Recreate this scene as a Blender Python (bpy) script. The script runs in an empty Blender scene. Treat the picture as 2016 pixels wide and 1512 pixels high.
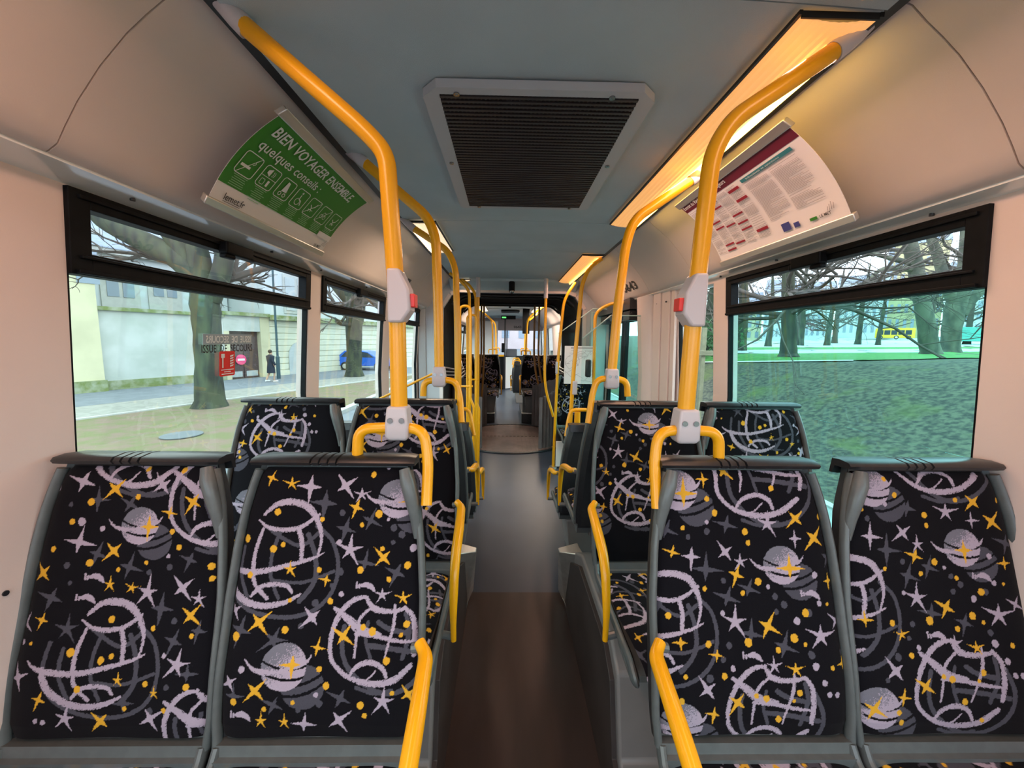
import bpy, bmesh, math, random
import numpy as np
from mathutils import Vector, Matrix
PI = math.pi
scene = bpy.context.scene
COL = scene.collection
random.seed(7)

# ---------------------------------------------------------------- camera
FPX = 750.0                      # focal length in pixels of the 2016 px frame
CAM_H = 1.5
ROLL = math.radians(.75)
PITCH = math.radians(6.604)
YAW = math.radians(.997)
cam_d = bpy.data.cameras.new('camera'); cam = bpy.data.objects.new('camera', cam_d); COL.objects.link(cam)
cam_d.sensor_width = 36.0; cam_d.lens = 36.0*FPX/2016.0; cam_d.clip_start = .02; cam_d.clip_end = 600
cam.location = (0, 0, CAM_H)
fwd = Vector((math.sin(YAW)*math.cos(PITCH), math.cos(YAW)*math.cos(PITCH), -math.sin(PITCH)))
right = Vector((math.cos(YAW), -math.sin(YAW), 0)); up = right.cross(fwd)
r2 = right*math.cos(ROLL) + up*math.sin(ROLL); u2 = up*math.cos(ROLL) - right*math.sin(ROLL)
cam.matrix_world = Matrix.Translation(cam.location) @ Matrix((r2, u2, -fwd)).transposed().to_4x4()
scene.camera = cam

# ---------------------------------------------------------------- view, sky
scene.view_settings.view_transform = 'Standard'; scene.view_settings.look = 'None'
scene.view_settings.gamma = 1; scene.view_settings.exposure = 0.0; scene.view_settings.use_curve_mapping = False
scene.cycles.use_denoising = True
scene.cycles.max_bounces = 8; scene.cycles.diffuse_bounces = 4; scene.cycles.glossy_bounces = 3
scene.cycles.transparent_max_bounces = 12; scene.cycles.transmission_bounces = 4
scene.cycles.sample_clamp_indirect = 6.0
scene.cycles.caustics_reflective = False; scene.cycles.caustics_refractive = False
W = bpy.data.worlds.new('overcast_sky'); scene.world = W; W.use_nodes = True
nt = W.node_tree; nt.nodes.clear()
wo = nt.nodes.new('ShaderNodeOutputWorld'); bg = nt.nodes.new('ShaderNodeBackground')
tc = nt.nodes.new('ShaderNodeTexCoord'); nz = nt.nodes.new('ShaderNodeTexNoise'); rp = nt.nodes.new('ShaderNodeValToRGB')
nz.inputs['Scale'].default_value = 2.2; nz.inputs['Detail'].default_value = 5
rp.color_ramp.elements[0].position = .35; rp.color_ramp.elements[0].color = (.62, .76, .95, 1)
rp.color_ramp.elements[1].position = .62; rp.color_ramp.elements[1].color = (.95, .98, 1, 1)
nt.links.new(tc.outputs['Generated'], nz.inputs['Vector']); nt.links.new(nz.outputs['Fac'], rp.inputs['Fac'])
nt.links.new(rp.outputs['Color'], bg.inputs['Color']); nt.links.new(bg.outputs[0], wo.inputs[0])
bg.inputs['Strength'].default_value = 5.0
LAMP_WARM = (1.0, .50, .22)
LAMP_PALE = (1.0, .74, .50)

# ---------------------------------------------------------------- pixel -> point helpers (only used to take measures from the photo)
def ray(u, v):
    a = (u-1008)/FPX; b = -(v-756)/FPX
    return fwd + r2*a + u2*b
def at_y(u, v, Y): r = ray(u, v); t = Y/r.y; return Vector((r.x*t, Y, CAM_H+r.z*t))
def at_x(u, v, X): r = ray(u, v); t = X/r.x; return Vector((X, r.y*t, CAM_H+r.z*t))
def at_z(u, v, Z): r = ray(u, v); t = (Z-CAM_H)/r.z; return Vector((r.x*t, r.y*t, Z))
def on_plane(u, v, p0, n):
    r = ray(u, v); o = Vector((0, 0, CAM_H)); t = (Vector(p0)-o).dot(Vector(n))/r.dot(Vector(n)); return o + r*t

# ---------------------------------------------------------------- materials
def mat(name, col, rough=.5, metal=0, spec=.5, noise=0, nscale=20, bump=0, bscale=200, emit=None, estr=0, coat=0, col2=None, stretch=None):
    m = bpy.data.materials.new(name); m.use_nodes = True; t = m.node_tree; b = t.nodes['Principled BSDF']
    b.inputs['Base Color'].default_value = (*col, 1); b.inputs['Roughness'].default_value = rough
    b.inputs['Metallic'].default_value = metal; b.inputs['Specular IOR Level'].default_value = spec
    if coat: b.inputs['Coat Weight'].default_value = coat; b.inputs['Coat Roughness'].default_value = .12
    if emit: b.inputs['Emission Color'].default_value = (*emit, 1); b.inputs['Emission Strength'].default_value = estr
    if noise or col2 or bump:
        tc = t.nodes.new('ShaderNodeTexCoord'); src = tc.outputs['Object']
        if stretch:
            mp = t.nodes.new('ShaderNodeMapping'); mp.inputs['Scale'].default_value = stretch
            t.links.new(src, mp.inputs['Vector']); src = mp.outputs[0]
    if noise or col2:
        n = t.nodes.new('ShaderNodeTexNoise'); n.inputs['Scale'].default_value = nscale; n.inputs['Detail'].default_value = 6
        t.links.new(src, n.inputs['Vector']); r = t.nodes.new('ShaderNodeValToRGB')
        c2 = col2 or tuple(min(1, c*(1+noise)) for c in col); c1 = col if col2 else tuple(c*(1-noise) for c in col)
        r.color_ramp.elements[0].position = .38; r.color_ramp.elements[0].color = (*c1, 1)
        r.color_ramp.elements[1].position = .62; r.color_ramp.elements[1].color = (*c2, 1)
        t.links.new(n.outputs['Fac'], r.inputs['Fac']); t.links.new(r.outputs[0], b.inputs['Base Color'])
    if bump:
        n2 = t.nodes.new('ShaderNodeTexNoise'); n2.inputs['Scale'].default_value = bscale; n2.inputs['Detail'].default_value = 3
        t.links.new(src, n2.inputs['Vector']); bp = t.nodes.new('ShaderNodeBump')
        bp.inputs['Strength'].default_value = bump; bp.inputs['Distance'].default_value = .01
        t.links.new(n2.outputs['Fac'], bp.inputs['Height']); t.links.new(bp.outputs[0], b.inputs['Normal'])
    return m
def glass_mat(name, tint, refl=1.0):
    m = bpy.data.materials.new(name); m.use_nodes = True; t = m.node_tree; t.nodes.clear()
    o = t.nodes.new('ShaderNodeOutputMaterial'); tr = t.nodes.new('ShaderNodeBsdfTransparent'); gl = t.nodes.new('ShaderNodeBsdfGlossy')
    mx = t.nodes.new('ShaderNodeMixShader'); fr = t.nodes.new('ShaderNodeFresnel'); mu = t.nodes.new('ShaderNodeMath'); mu.operation = 'MULTIPLY'
    fr.inputs['IOR'].default_value = 1.4; mu.inputs[1].default_value = refl*.12
    tr.inputs[0].default_value = (*tint, 1); gl.inputs['Roughness'].default_value = .02; gl.inputs['Color'].default_value = (.9, .95, 1, 1)
    t.links.new(fr.outputs[0], mu.inputs[0]); t.links.new(mu.outputs[0], mx.inputs[0])
    t.links.new(tr.outputs[0], mx.inputs[1]); t.links.new(gl.outputs[0], mx.inputs[2]); t.links.new(mx.outputs[0], o.inputs[0])
    return m
def emit_mat(name, col, s):
    m = bpy.data.materials.new(name); m.use_nodes = True; t = m.node_tree; t.nodes.clear()
    o = t.nodes.new('ShaderNodeOutputMaterial'); e = t.nodes.new('ShaderNodeEmission')
    e.inputs[0].default_value = (*col, 1); e.inputs[1].default_value = s; t.links.new(e.outputs[0], o.inputs[0]); return m

M = dict(
    cove=mat('beige_moulded_panel', (.66, .585, .56), .5, noise=.02, nscale=3, bump=.04, bscale=400),
    wall=mat('pale_wall_panel', (.70, .605, .58), .55, noise=.02, nscale=3, bump=.04, bscale=400),
    soffit=mat('light_grey_satin', (.80, .86, .88), .12, spec=1, coat=1, noise=.02, nscale=3),
    ceiling=mat('grey_blue_headliner', (.42, .51, .56), .8, noise=.03, nscale=4, bump=.25, bscale=700),
    greypanel=mat('grey_panel', (.45, .48, .52), .5, noise=.03, nscale=5),
    gap=mat('black_rubber_gap', (.012, .012, .013), .5),
    black=mat('black_window_frame', (.005, .006, .0075), .55, spec=.12, noise=.2, nscale=30),
    dark=mat('dark_plastic', (.018, .020, .024), .4, noise=.15, nscale=60, bump=.08, bscale=900),
    shell=mat('charcoal_seat_shell', (.022, .025, .030), .38, noise=.1, nscale=60, bump=.06, bscale=900),
    frame=mat('grey_seat_frame', (.095, .112, .118), .33, noise=.06, nscale=40, bump=.05, bscale=900),
    cap=mat('black_brown_cap', (.014, .015, .018), .3, noise=.15, nscale=50, bump=.06, bscale=900),
    yellow=mat('yellow_enamel', (.80, .385, .006), .26),
    bracket=mat('pale_grey_bracket', (.52, .50, .54), .35),
    chrome=mat('dark_steel', (.35, .35, .36), .25, 1),
    alu=mat('brushed_aluminium', (.62, .61, .58), .35, .8, noise=.08, nscale=30, stretch=(1, .05, 1)),
    white=mat('white_satin', (.78, .78, .77), .4),
    red=mat('red_button', (.72, .03, .025), .3),
    floor=mat('slate_vinyl_floor', (.050, .064, .094), .34, noise=.16, nscale=1.3, bump=.06, bscale=500),
    near_floor=mat('brown_near_floor', (.040, .027, .025), .34, noise=.25, nscale=2.2, bump=.06, bscale=500, stretch=(3, .6, 1)),  # floor section near the camera, coloured darker and browner than the slate one
    plinth=mat('dark_brown_vinyl', (.045, .038, .038), .5, noise=.2, nscale=6, bump=.06, bscale=500),
    arch=mat('grey_wheel_arch_plastic', (.20, .20, .205), .4, noise=.06, nscale=6, bump=.05, bscale=500),
    turn=mat('ribbed_brown_rubber', (.19, .125, .11), .42, noise=.3, nscale=3),
    bellows=mat('black_bellows_cloth', (.022, .020, .022), .6, noise=.2, nscale=8),
    curtain=mat('grey_bellows_skirt', (.14, .13, .135), .6, noise=.15, nscale=8),
    paper=mat('white_paper', (.80, .79, .80), .55),
    green=mat('green_print', (.035, .23, .02), .5),
    maroon=mat('maroon_print', (.13, .008, .03), .5), tealp=mat('teal_print', (.03, .20, .24), .5),
    redp=mat('crimson_print', (.28, .012, .03), .5), greyp=mat('grey_print', (.42, .40, .41), .6),
    bluep=mat('blue_print', (.05, .06, .25), .5), inkw=mat('white_print', (.75, .80, .78), .5), inkk=mat('black_print', (.02, .02, .02), .5),
    pale_green=mat('pale_green_print', (.30, .55, .30), .5),
    gwin=glass_mat('cyan_window_glass', (.905, .985, .94)),
    gvent=glass_mat('clear_vent_glass', (.93, .975, .98)),
    gteal=glass_mat('teal_tinted_glass', (.66, .94, .89)),
    gscreen=glass_mat('clear_screen_glass', (.90, .965, .955), .8),
)

# ---------------------------------------------------------------- mesh building
class MB:
    def __init__(s): s.v = []; s.f = []
    def add(s, v, f):
        n = len(s.v); s.v += [tuple(p) for p in v]; s.f += [tuple(i+n for i in q) for q in f]; return s
    def box(s, a, b):
        x0, y0, z0 = a; x1, y1, z1 = b
        return s.add([(x0,y0,z0),(x1,y0,z0),(x1,y1,z0),(x0,y1,z0),(x0,y0,z1),(x1,y0,z1),(x1,y1,z1),(x0,y1,z1)],
                     [(0,3,2,1),(4,5,6,7),(0,1,5,4),(1,2,6,5),(2,3,7,6),(3,0,4,7)])
    def hexa(s, p):   # 8 corners: bottom loop then top loop
        return s.add(p, [(0,3,2,1),(4,5,6,7),(0,1,5,4),(1,2,6,5),(2,3,7,6),(3,0,4,7)])
    def tube(s, pts, r, n=12, closed=False, flat=(1, 1), ref=None):
        P = [Vector(p) for p in pts]; N = len(P); rs = r if isinstance(r, (list, tuple)) else [r]*N
        base = len(s.v); prev = None
        for i in range(N):
            a = P[i-1] if (i > 0 or closed) else P[i]; b = P[(i+1) % N] if (i < N-1 or closed) else P[i]
            t = (b-a).normalized()
            if prev is None:
                q = Vector(ref) if ref else (Vector((0, 0, 1)) if abs(t.z) < .9 else Vector((1, 0, 0)))
                x = (q - t*q.dot(t)).normalized()
            else:
                x = (prev - t*prev.dot(t)).normalized()
            prev = x; y = t.cross(x)
            for k in range(n):
                g = 2*PI*k/n; s.v.append(tuple(P[i] + (x*math.cos(g)*flat[0] + y*math.sin(g)*flat[1])*rs[i]))
        for i in range(N if closed else N-1):
            i2 = (i+1) % N
            for k in range(n):
                k2 = (k+1) % n; s.f.append((base+i*n+k, base+i*n+k2, base+i2*n+k2, base+i2*n+k))
        if not closed:
            s.f.append(tuple(base+k for k in range(n))[::-1]); s.f.append(tuple(base+(N-1)*n+k for k in range(n)))
        return s
    def prism(s, poly, axis, a, b):   # poly: 2D points of the plane normal to axis
        def pt(p, c):
            return {'x': (c, p[0], p[1]), 'y': (p[0], c, p[1]), 'z': (p[0], p[1], c)}[axis]
        n = len(poly); v = [pt(p, a) for p in poly] + [pt(p, b) for p in poly]
        f = [tuple(range(n))[::-1], tuple(range(n, 2*n))] + [(i, (i+1) % n, n+(i+1) % n, n+i) for i in range(n)]
        return s.add(v, f)
    def cyl(s, a, b, r, n=16): return s.tube([a, b], r, n)
    def sphere(s, c, r, n=12, m=8, sc=(1, 1, 1)):
        v = []; f = []
        for j in range(m+1):
            for i in range(n):
                th = PI*j/m; ph = 2*PI*i/n
                v.append((c[0]+r*sc[0]*math.sin(th)*math.cos(ph), c[1]+r*sc[1]*math.sin(th)*math.sin(ph), c[2]+r*sc[2]*math.cos(th)))
        for j in range(m):
            for i in range(n): f.append((j*n+i, (j+1)*n+i, (j+1)*n+(i+1) % n, j*n+(i+1) % n))
        return s.add(v, f)
    def grid(s, fn, us, vs):
        n = len(vs); v = [fn(u, w) for u in us for w in vs]
        f = [(i*n+j, (i+1)*n+j, (i+1)*n+j+1, i*n+j+1) for i in range(len(us)-1) for j in range(n-1)]
        return s.add(v, f)
    def sheet(s, prof, y0, y1, th, ys=None):   # thick sheet following an XZ profile, extruded along Y
        P = [Vector((p[0], 0, p[1])) for p in prof]; N = len(P); off = []
        for i in range(N):
            t = (P[min(i+1, N-1)] - P[max(i-1, 0)]).normalized(); off.append(P[i] + Vector((-t.z, 0, t.x))*th)
        poly = [(p.x, p.z) for p in P] + [(p.x, p.z) for p in off[::-1]]
        v = [(p[0], y0, p[1]) for p in poly] + [(p[0], y1, p[1]) for p in poly]; n = len(poly)
        f = [(i, (i+1) % n, n+(i+1) % n, n+i) for i in range(n)]
        for i in range(N-1): f.append((i, n-1-i, n-2-i, i+1)); f.append((n+i, n+i+1, n+n-2-i, n+n-1-i))
        return s.add(v, f)
    def move(s, d): s.v = [(a+d[0], b+d[1], c+d[2]) for a, b, c in s.v]; return s
    def build(s, name, m, parent=None, world=True, smooth=35, bevel=0, seg=2):
        me = bpy.data.meshes.new(name); v = s.v
        if parent is not None and world:
            L = parent.location.copy(); q = parent.parent
            while q is not None: L += q.location; q = q.parent
            v = [(a-L.x, b-L.y, c-L.z) for a, b, c in v]
        elif parent is None:
            pass
        me.from_pydata(v, [], s.f); me.materials.append(m)
        bm = bmesh.new(); bm.from_mesh(me); bmesh.ops.recalc_face_normals(bm, faces=bm.faces); bm.to_mesh(me); bm.free()
        if smooth:
            me.polygons.foreach_set('use_smooth', [True]*len(me.polygons)); me.set_sharp_from_angle(angle=math.radians(smooth))
        o = bpy.data.objects.new(name, me); COL.objects.link(o); o.parent = parent
        if bevel:
            b = o.modifiers.new('bevel', 'BEVEL'); b.width = bevel; b.segments = seg; b.limit_method = 'ANGLE'; b.angle_limit = math.radians(40)
        return o
def tag(o, label=None, cat=None, group=None, kind=None):
    if label: o['label'] = label
    if cat: o['category'] = cat
    if group: o['group'] = group
    if kind: o['kind'] = kind
    return o
def thing(name, label, cat, loc=(0, 0, 0), group=None):
    o = bpy.data.objects.new(name, None); COL.objects.link(o); o.location = loc; o.empty_display_size = .1
    return tag(o, label, cat, group)
def struct(name, mb, m, parent=None, **k):
    o = mb.build(name, m, parent, **k)
    if parent is None: o['kind'] = 'structure'
    return o
def dup_tree(o, parent=None):
    c = o.copy(); COL.objects.link(c); c.parent = parent
    for ch in list(o.children): dup_tree(ch, c)
    return c
def arc_path(pts, r, n=6):       # rounds the corners of a polyline
    P = [Vector(p) for p in pts]; out = [P[0]]
    for i in range(1, len(P)-1):
        a = (P[i-1]-P[i]); b = (P[i+1]-P[i]); rr = min(r, a.length*.48, b.length*.48)
        A = P[i]+a.normalized()*rr; B = P[i]+b.normalized()*rr
        for k in range(n+1):
            t = k/n; out.append(A*(1-t)**2 + P[i]*2*t*(1-t) + B*t*t)
    out.append(P[-1]); return out
def text_mesh(s, size=1, bold=0, align='LEFT', sx=1):
    cu = bpy.data.curves.new('lettering', 'FONT'); cu.body = s; cu.size = size; cu.offset = bold; cu.align_x = align; cu.resolution_u = 2
    o = bpy.data.objects.new('lettering', cu); COL.objects.link(o)
    dg = bpy.context.evaluated_depsgraph_get(); me = bpy.data.meshes.new_from_object(o.evaluated_get(dg))
    v = [(p.co.x*sx, p.co.y) for p in me.vertices]; f = [tuple(q.vertices) for q in me.polygons]
    bpy.data.objects.remove(o); bpy.data.curves.remove(cu); bpy.data.meshes.remove(me)
    return v, f
def fit_text(mb, s, x0, x1, y0, y1, fn, bold=0):      # lettering stretched into a box, then mapped by fn(x, y)
    v, f = text_mesh(s, 1, bold)
    xs = [p[0] for p in v]; ys = [p[1] for p in v]; a, b, c, d = min(xs), max(xs), min(ys), max(ys)
    mb.add([fn(x0+(p[0]-a)/(b-a)*(x1-x0), y0+(p[1]-c)/(d-c)*(y1-y0)) for p in v], f)

# ================================================================= BUS SHELL
XC = .09
HALF = 1.15
def wx(z, side):     # inner face of the side wall, leaning in above the waist
    base = -1.12 if side < 0 else 1.272
    lean = .07*max(0, z-1.19)
    return base - side*lean
COVE = [(.745, 2.235), (.775, 2.225), (.81, 2.195), (.85, 2.165), (.892, 2.13), (.955, 2.065), (1.01, 1.995), (1.042, 1.945), (1.062, 1.91), (1.085, 1.893), (1.11, 1.888)]
Y_REAR, Y_JOINT, Y_FRONT, Y_END = -1.7, 4.92, 6.75, 14.2
WZ0, WZ1 = .74, 1.848     # window opening heights
def flo(x0, y0, x1, y1, z=0): return MB().box((x0, y0, z-.05), (x1, y1, z))
struct('floor', flo(-1.2, 2.12, 1.36, Y_JOINT+.05), M['floor'])
struct('floor', flo(-1.2, Y_REAR, 1.36, 2.12, 0), M['near_floor'])
struct('floor', flo(-1.2, Y_FRONT-.05, 1.36, Y_END), M['floor'])
# side walls with window openings
def side_wall(side, name, y0, y1, openings, m=None, zt=1.9):
    mb = MB(); th = .06
    def slab(a, b, z0, z1):
        if b-a < 1e-4 or z1-z0 < 1e-4: return
        for (p, q) in ((z0, min(z1, 1.19)), (max(z0, 1.19), z1)):
            if q-p < 1e-4: continue
            A, B = wx(p, side), wx(q, side); o = side*th
            mb.hexa([(A, a, p), (A+o, a, p), (A+o, b, p), (A, b, p), (B, a, q), (B+o, a, q), (B+o, b, q), (B, b, q)])
    y = y0
    for (a, b, z0, z1) in openings:
        slab(y, a, -.1, zt); slab(a, b, -.1, z0); slab(a, b, z1, zt); y = b
    slab(y, y1, -.1, zt)
    return struct(name, mb, m or M['wall'], smooth=0)
LW = [(-1.45, .25), (.985, 2.145), (2.285, 3.45), (3.66, 4.80)]
RW = [(-1.45, .25), (.985, 2.145), (2.29, 2.76)]
side_wall(-1, 'wall_left', Y_REAR, Y_JOINT, [(a, b, WZ0, WZ1) for a, b in LW])
side_wall(1, 'wall_right', Y_REAR, 3.56, [(a, b, WZ0, WZ1) for a, b in RW])
side_wall(1, 'wall_right', 4.78, Y_JOINT, [])
mb = MB(); mb.box((-1.2, Y_REAR-.06, -.1), (1.36, Y_REAR, .95)); mb.box((-1.2, Y_REAR-.06, 1.95), (1.36, Y_REAR, 2.3)); mb.box((-1.2, Y_REAR-.06, .95), (-.95, Y_REAR, 1.95)); mb.box((1.1, Y_REAR-.06, .95), (1.36, Y_REAR, 1.95))
struct('wall_back', mb, M['wall'], smooth=0)
struct('window_40', MB().box((-.95, Y_REAR-.05, .95), (1.1, Y_REAR-.04, 1.95)), M['gvent'])
# the cream column and riveted strips between the narrow window and the door
mb = MB()
for (a, b, d) in ((2.775, 2.84, .012), (2.85, 2.99, .02), (3.0, 3.14, .028)):
    x = wx(1.0, 1); x2 = wx(1.88, 1)
    mb.hexa([(x-d, a, .2), (x+.01, a, .2), (x+.01, b, .2), (x-d, b, .2), (x2-d, a, 1.88), (x2+.01, a, 1.88), (x2+.01, b, 1.88), (x2-d, b, 1.88)])
tr = struct('trim_1', mb, M['wall'], bevel=.004)
mb = MB()
for z in (1.8, 1.45, 1.1, .82):
    for y in (2.9, 3.07):
        x = wx(z, 1)-.028; mb.sphere((x, y + (z % .03), z), .006, 8, 6)
mb.build('rivet', M['dark'], tr)
mb = MB(); mb.tube([(1.265, 3.33, .1), (1.262, 3.33, 1.2), (1.215, 3.33, 1.885)], .13, 24, flat=(.55, 1.25), ref=(1, 0, 0))
struct('trim_2', mb, M['wall'])

# cove panels along both sides with dark joints, plus soffit
def cove(side, y0, y1, name):
    prof = [(XC+side*d, z) for d, z in COVE]
    if side > 0: mb = MB().sheet(prof, y0, y1, .02)
    else: mb = MB().sheet([(x, z) for x, z in prof], y0, y1, -.02)
    return struct(name, mb, M['cove'])
ti = 3
for side in (-1, 1):
    SEAMS = [Y_REAR, .893, 3.95, Y_JOINT] if side < 0 else [Y_REAR, .893, 2.40, 3.13, Y_JOINT]
    for a, b in zip(SEAMS[:-1], SEAMS[1:]):
        cove(side, a+.002, b-.002, 'trim_%d' % ti); ti += 1
    # backing behind the joints
    prof = [(XC+side*(d+.024), z+.012) for d, z in COVE]
    struct('trim_%d' % ti, MB().sheet(prof, Y_REAR, Y_JOINT, .01*side), M['gap']); ti += 1
    a, b = XC+side*1.092, XC+side*1.21
    o = struct('trim_%d' % ti, MB().hexa([(a, Y_REAR, 1.885), (b, Y_REAR, 1.846), (b, Y_JOINT, 1.846), (a, Y_JOINT, 1.885), (a, Y_REAR, 1.91), (b, Y_REAR, 1.91), (b, Y_JOINT, 1.91), (a, Y_JOINT, 1.91)]), M['soffit']); ti += 1
    mb = MB()
    for y in (1.12, 1.75, 2.2, 2.9, 3.4, 4.4):
        if side > 0 and 2.3 < y: continue
        mb.cyl((XC+side*1.125, y, 1.868), (XC+side*1.125, y, 1.878), .006, 10)
    mb.build('screw', M['dark'], o)
# ceiling
def ceil(y0, y1, z, name='ceiling', half=.715):
    prof = [(XC-half+2*half*i/16, z + .02*(1-(2*i/16-1)**2)) for i in range(17)]
    return struct(name, MB().sheet(prof, y0, y1, .02), M['ceiling'])
ceil(Y_REAR, .885, 2.208); ceil(.893, 2.452, 2.212); ceil(2.456, 3.228, 2.212); ceil(3.232, Y_JOINT, 2.212)
struct('ceiling', MB().hexa([(-.70, 4.68, 2.205), (.88, 4.68, 2.205), (.88, 4.92, 2.10), (-.70, 4.92, 2.10), (-.70, 4.68, 2.24), (.88, 4.68, 2.24), (.88, 4.92, 2.24), (-.70, 4.92, 2.24)]), M['ceiling'], bevel=.02, seg=4)
struct('ceiling', MB().box((-.75, Y_REAR, 2.25), (.93, Y_END, 2.27)), M['gap'])
struct('ceiling', MB().box((-1.3, Y_REAR-.1, 2.29), (1.48, Y_END+.1, 2.33)), M['gap'])
for s in (-1, 1):
    x = XC+s*.728; struct('trim_%d' % ti, MB().box((x-.02, Y_REAR, 2.216), (x+.02, Y_JOINT, 2.25)), M['gap']); ti += 1
# outer skin so that no daylight leaks over the coves
for s in (-1, 1):
    pr = [(XC+s*.70, 2.30), (XC+s*1.22, 2.30), (XC+s*1.26, 1.9)]
    struct('trim_%d' % ti, MB().sheet(pr, Y_REAR-.05, Y_JOINT, .03*(-s)), M['white']); ti += 1
# underframe
struct('floor', MB().box((-1.22, Y_REAR-.06, -.16), (1.38, Y_JOINT, -.052)), M['dark'])
struct('floor', MB().box((-1.22, Y_FRONT, -.16), (1.38, Y_END, -.052)), M['dark'])

# windows
def bus_window(n, side, y0, y1, vent=True, tint='gwin', latch=True, inner=None):
    xb = lambda z: wx(z, side)+side*.02
    root = bpy.data.objects.new('window_%d' % n, None); COL.objects.link(root); root.location = (xb(WZ0), (y0+y1)/2, WZ0); root['kind'] = 'structure'
    def bar(mb, a, b, z0, z1, d0=-.012, d1=.03):
        A, B = wx(z0, side), wx(z1, side)
        if z0 < 1.19 < z1:
            bar(mb, a, b, z0, 1.19, d0, d1); bar(mb, a, b, 1.19, z1, d0, d1); return
        mb.hexa([(A+side*d0, a, z0), (A+side*d1, a, z0), (A+side*d1, b, z0), (A+side*d0, b, z0),
                 (B+side*d0, a, z1), (B+side*d1, a, z1), (B+side*d1, b, z1), (B+side*d0, b, z1)])
    mb = MB()
    bar(mb, y0, y0+.008, WZ0, WZ1, .004); bar(mb, y1-.008, y1, WZ0, WZ1, .004); bar(mb, y0, y1, WZ0, WZ0+.01, .004)
    mb.build('gasket', M['black'], root, smooth=0)
    if vent:
        mb = MB(); bar(mb, y0, y0+.05, 1.65, WZ1+.01); bar(mb, y1-.05, y1, 1.65, WZ1+.01)
        bar(mb, y0+.05, y1-.05, 1.815, WZ1+.01); bar(mb, y0+.05, y1-.05, 1.65, 1.705)
        bar(mb, y0+.01, y1-.01, 1.652, 1.662, -.022); bar(mb, y0+.02, y1-.02, 1.69, 1.698, -.02); bar(mb, y0+.02, y1-.02, 1.835, 1.845, -.02)
        mb.build('vent_frame', M['black'], root, smooth=0, bevel=.002)
        mb = MB(); bar(mb, y0+.05, y1-.05, 1.704, 1.816, .012, .016); mb.build('vent_pane', M['gvent'], root, smooth=0)
        if latch:
            c = (y0+y1)/2-.02
            mb = MB(); bar(mb, c-.075, c+.075, 1.805, 1.85, -.045, -.01); bar(mb, c-.075, c-.02, 1.79, 1.806, -.04, -.012); bar(mb, c+.075, c+.10, 1.805, 1.83, -.035, -.012)
            mb.build('latch', M['black'], root, smooth=0, bevel=.006)
    mb = MB(); bar(mb, y0+.008, y1-.008, WZ0+.01, 1.652 if vent else WZ1, .014, .018)
    mb.build('pane', M[tint], root, smooth=0)
    return root
WL1 = bus_window(1, -1, *LW[1]); WL2 = bus_window(2, -1, *LW[2]); bus_window(3, -1, *LW[3]); bus_window(6, -1, *LW[0]); bus_window(7, 1, *RW[0])
WR1 = bus_window(4, 1, *RW[1], tint='gteal'); bus_window(5, 1, *RW[2], vent=False, latch=False)

# emergency exit lettering on the window
def winpt(side, off=.0):
    return lambda y, z: (wx(z, side)+side*(.014)-side*.003-side*off, y, z)
def wmap(u, v, side=-1):
    n = (1, 0, .07*(1 if side < 0 else -1)); p = on_plane(u, v, (wx(1.19, side)+side*.012, 0, 1.19), (1, 0, -.07 if side < 0 else .07)); return p.y, p.z
y0, z1 = wmap(396, 678); y1, z0 = wmap(496, 692)
mb = MB(); fit_text(mb, 'ISSUE  DE  SECOURS', y0, y1, z0+.002, z1-.002, winpt(-1), .012); mb.build('exit_lettering', M['inkk'], WL1, smooth=0)
ya, za = wmap(398, 657); yb, zb = wmap(495, 677)
fr = mat('frosted_grey_film', (.30, .38, .42), .5)
mb = MB(); f = winpt(-1, .001); mb.add([f(ya, zb), f(yb, zb), f(yb, za), f(ya, za), *[(p[0]+.0008, p[1], p[2]) for p in (f(ya, zb), f(yb, zb), f(yb, za), f(ya, za))]],
       [(0,1,2,3), (7,6,5,4), (0,4,5,1), (1,5,6,2), (2,6,7,3), (3,7,4,0)]); mb.build('film_strip', fr, WL1, smooth=0)
mb = MB(); fit_text(mb, 'ISSUE  DE  SECOURS', yb-.012, ya+.012, zb+.006, za-.006, winpt(-1, .003), .02); mb.build('mirrored_lettering', M['inkw'], WL1, smooth=0)
ya, za = wmap(430, 692); yb, zb = wmap(461, 738)
def rr_poly(x0, x1, y0, y1, r, n=5):
    out = []
    for cx, cy, a0 in ((x1-r, y1-r, 0), (x0+r, y1-r, 90), (x0+r, y0+r, 180), (x1-r, y0+r, 270)):
        for k in range(n+1):
            g = math.radians(a0+90*k/n); out.append((cx+r*math.cos(g), cy+r*math.sin(g)))
    return out
def flat_poly(mb, poly, fn): mb.add([fn(*p) for p in poly], [tuple(range(len(poly)))])
st = MB(); flat_poly(st, rr_poly(ya, yb, zb, za, .008), winpt(-1, .002)); so = st.build('hammer_sticker', M['red'], WL1, smooth=0)
mb = MB(); f = winpt(-1, .0035); h = za-zb; w = yb-ya
def rect(mb, a, b, c, d, fn): mb.add([fn(a, c), fn(b, c), fn(b, d), fn(a, d)], [(0, 1, 2, 3)])
rect(mb, ya+.16*w, ya+.24*w, zb+.34*h, zb+.78*h, f); rect(mb, ya+.1*w, ya+.32*w, zb+.74*h, zb+.9*h, f)
for k in range(5): mb.add([f(ya+.66*w, zb+(.36+.1*k)*h), f(ya+.86*w, zb+(.40+.1*k)*h), f(ya+.9*w, zb+(.46+.1*k)*h), f(ya+.66*w, zb+(.42+.1*k)*h)], [(0, 1, 2, 3)])
for k, (a, b) in enumerate(((.1, .9), (.28, .7), (.12, .88))): rect(mb, ya+a*w, ya+b*w, zb+(.24-.085*k)*h, zb+(.275-.085*k)*h, f)
mb.build('pictogram', M['inkw'], so, smooth=0)
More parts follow.
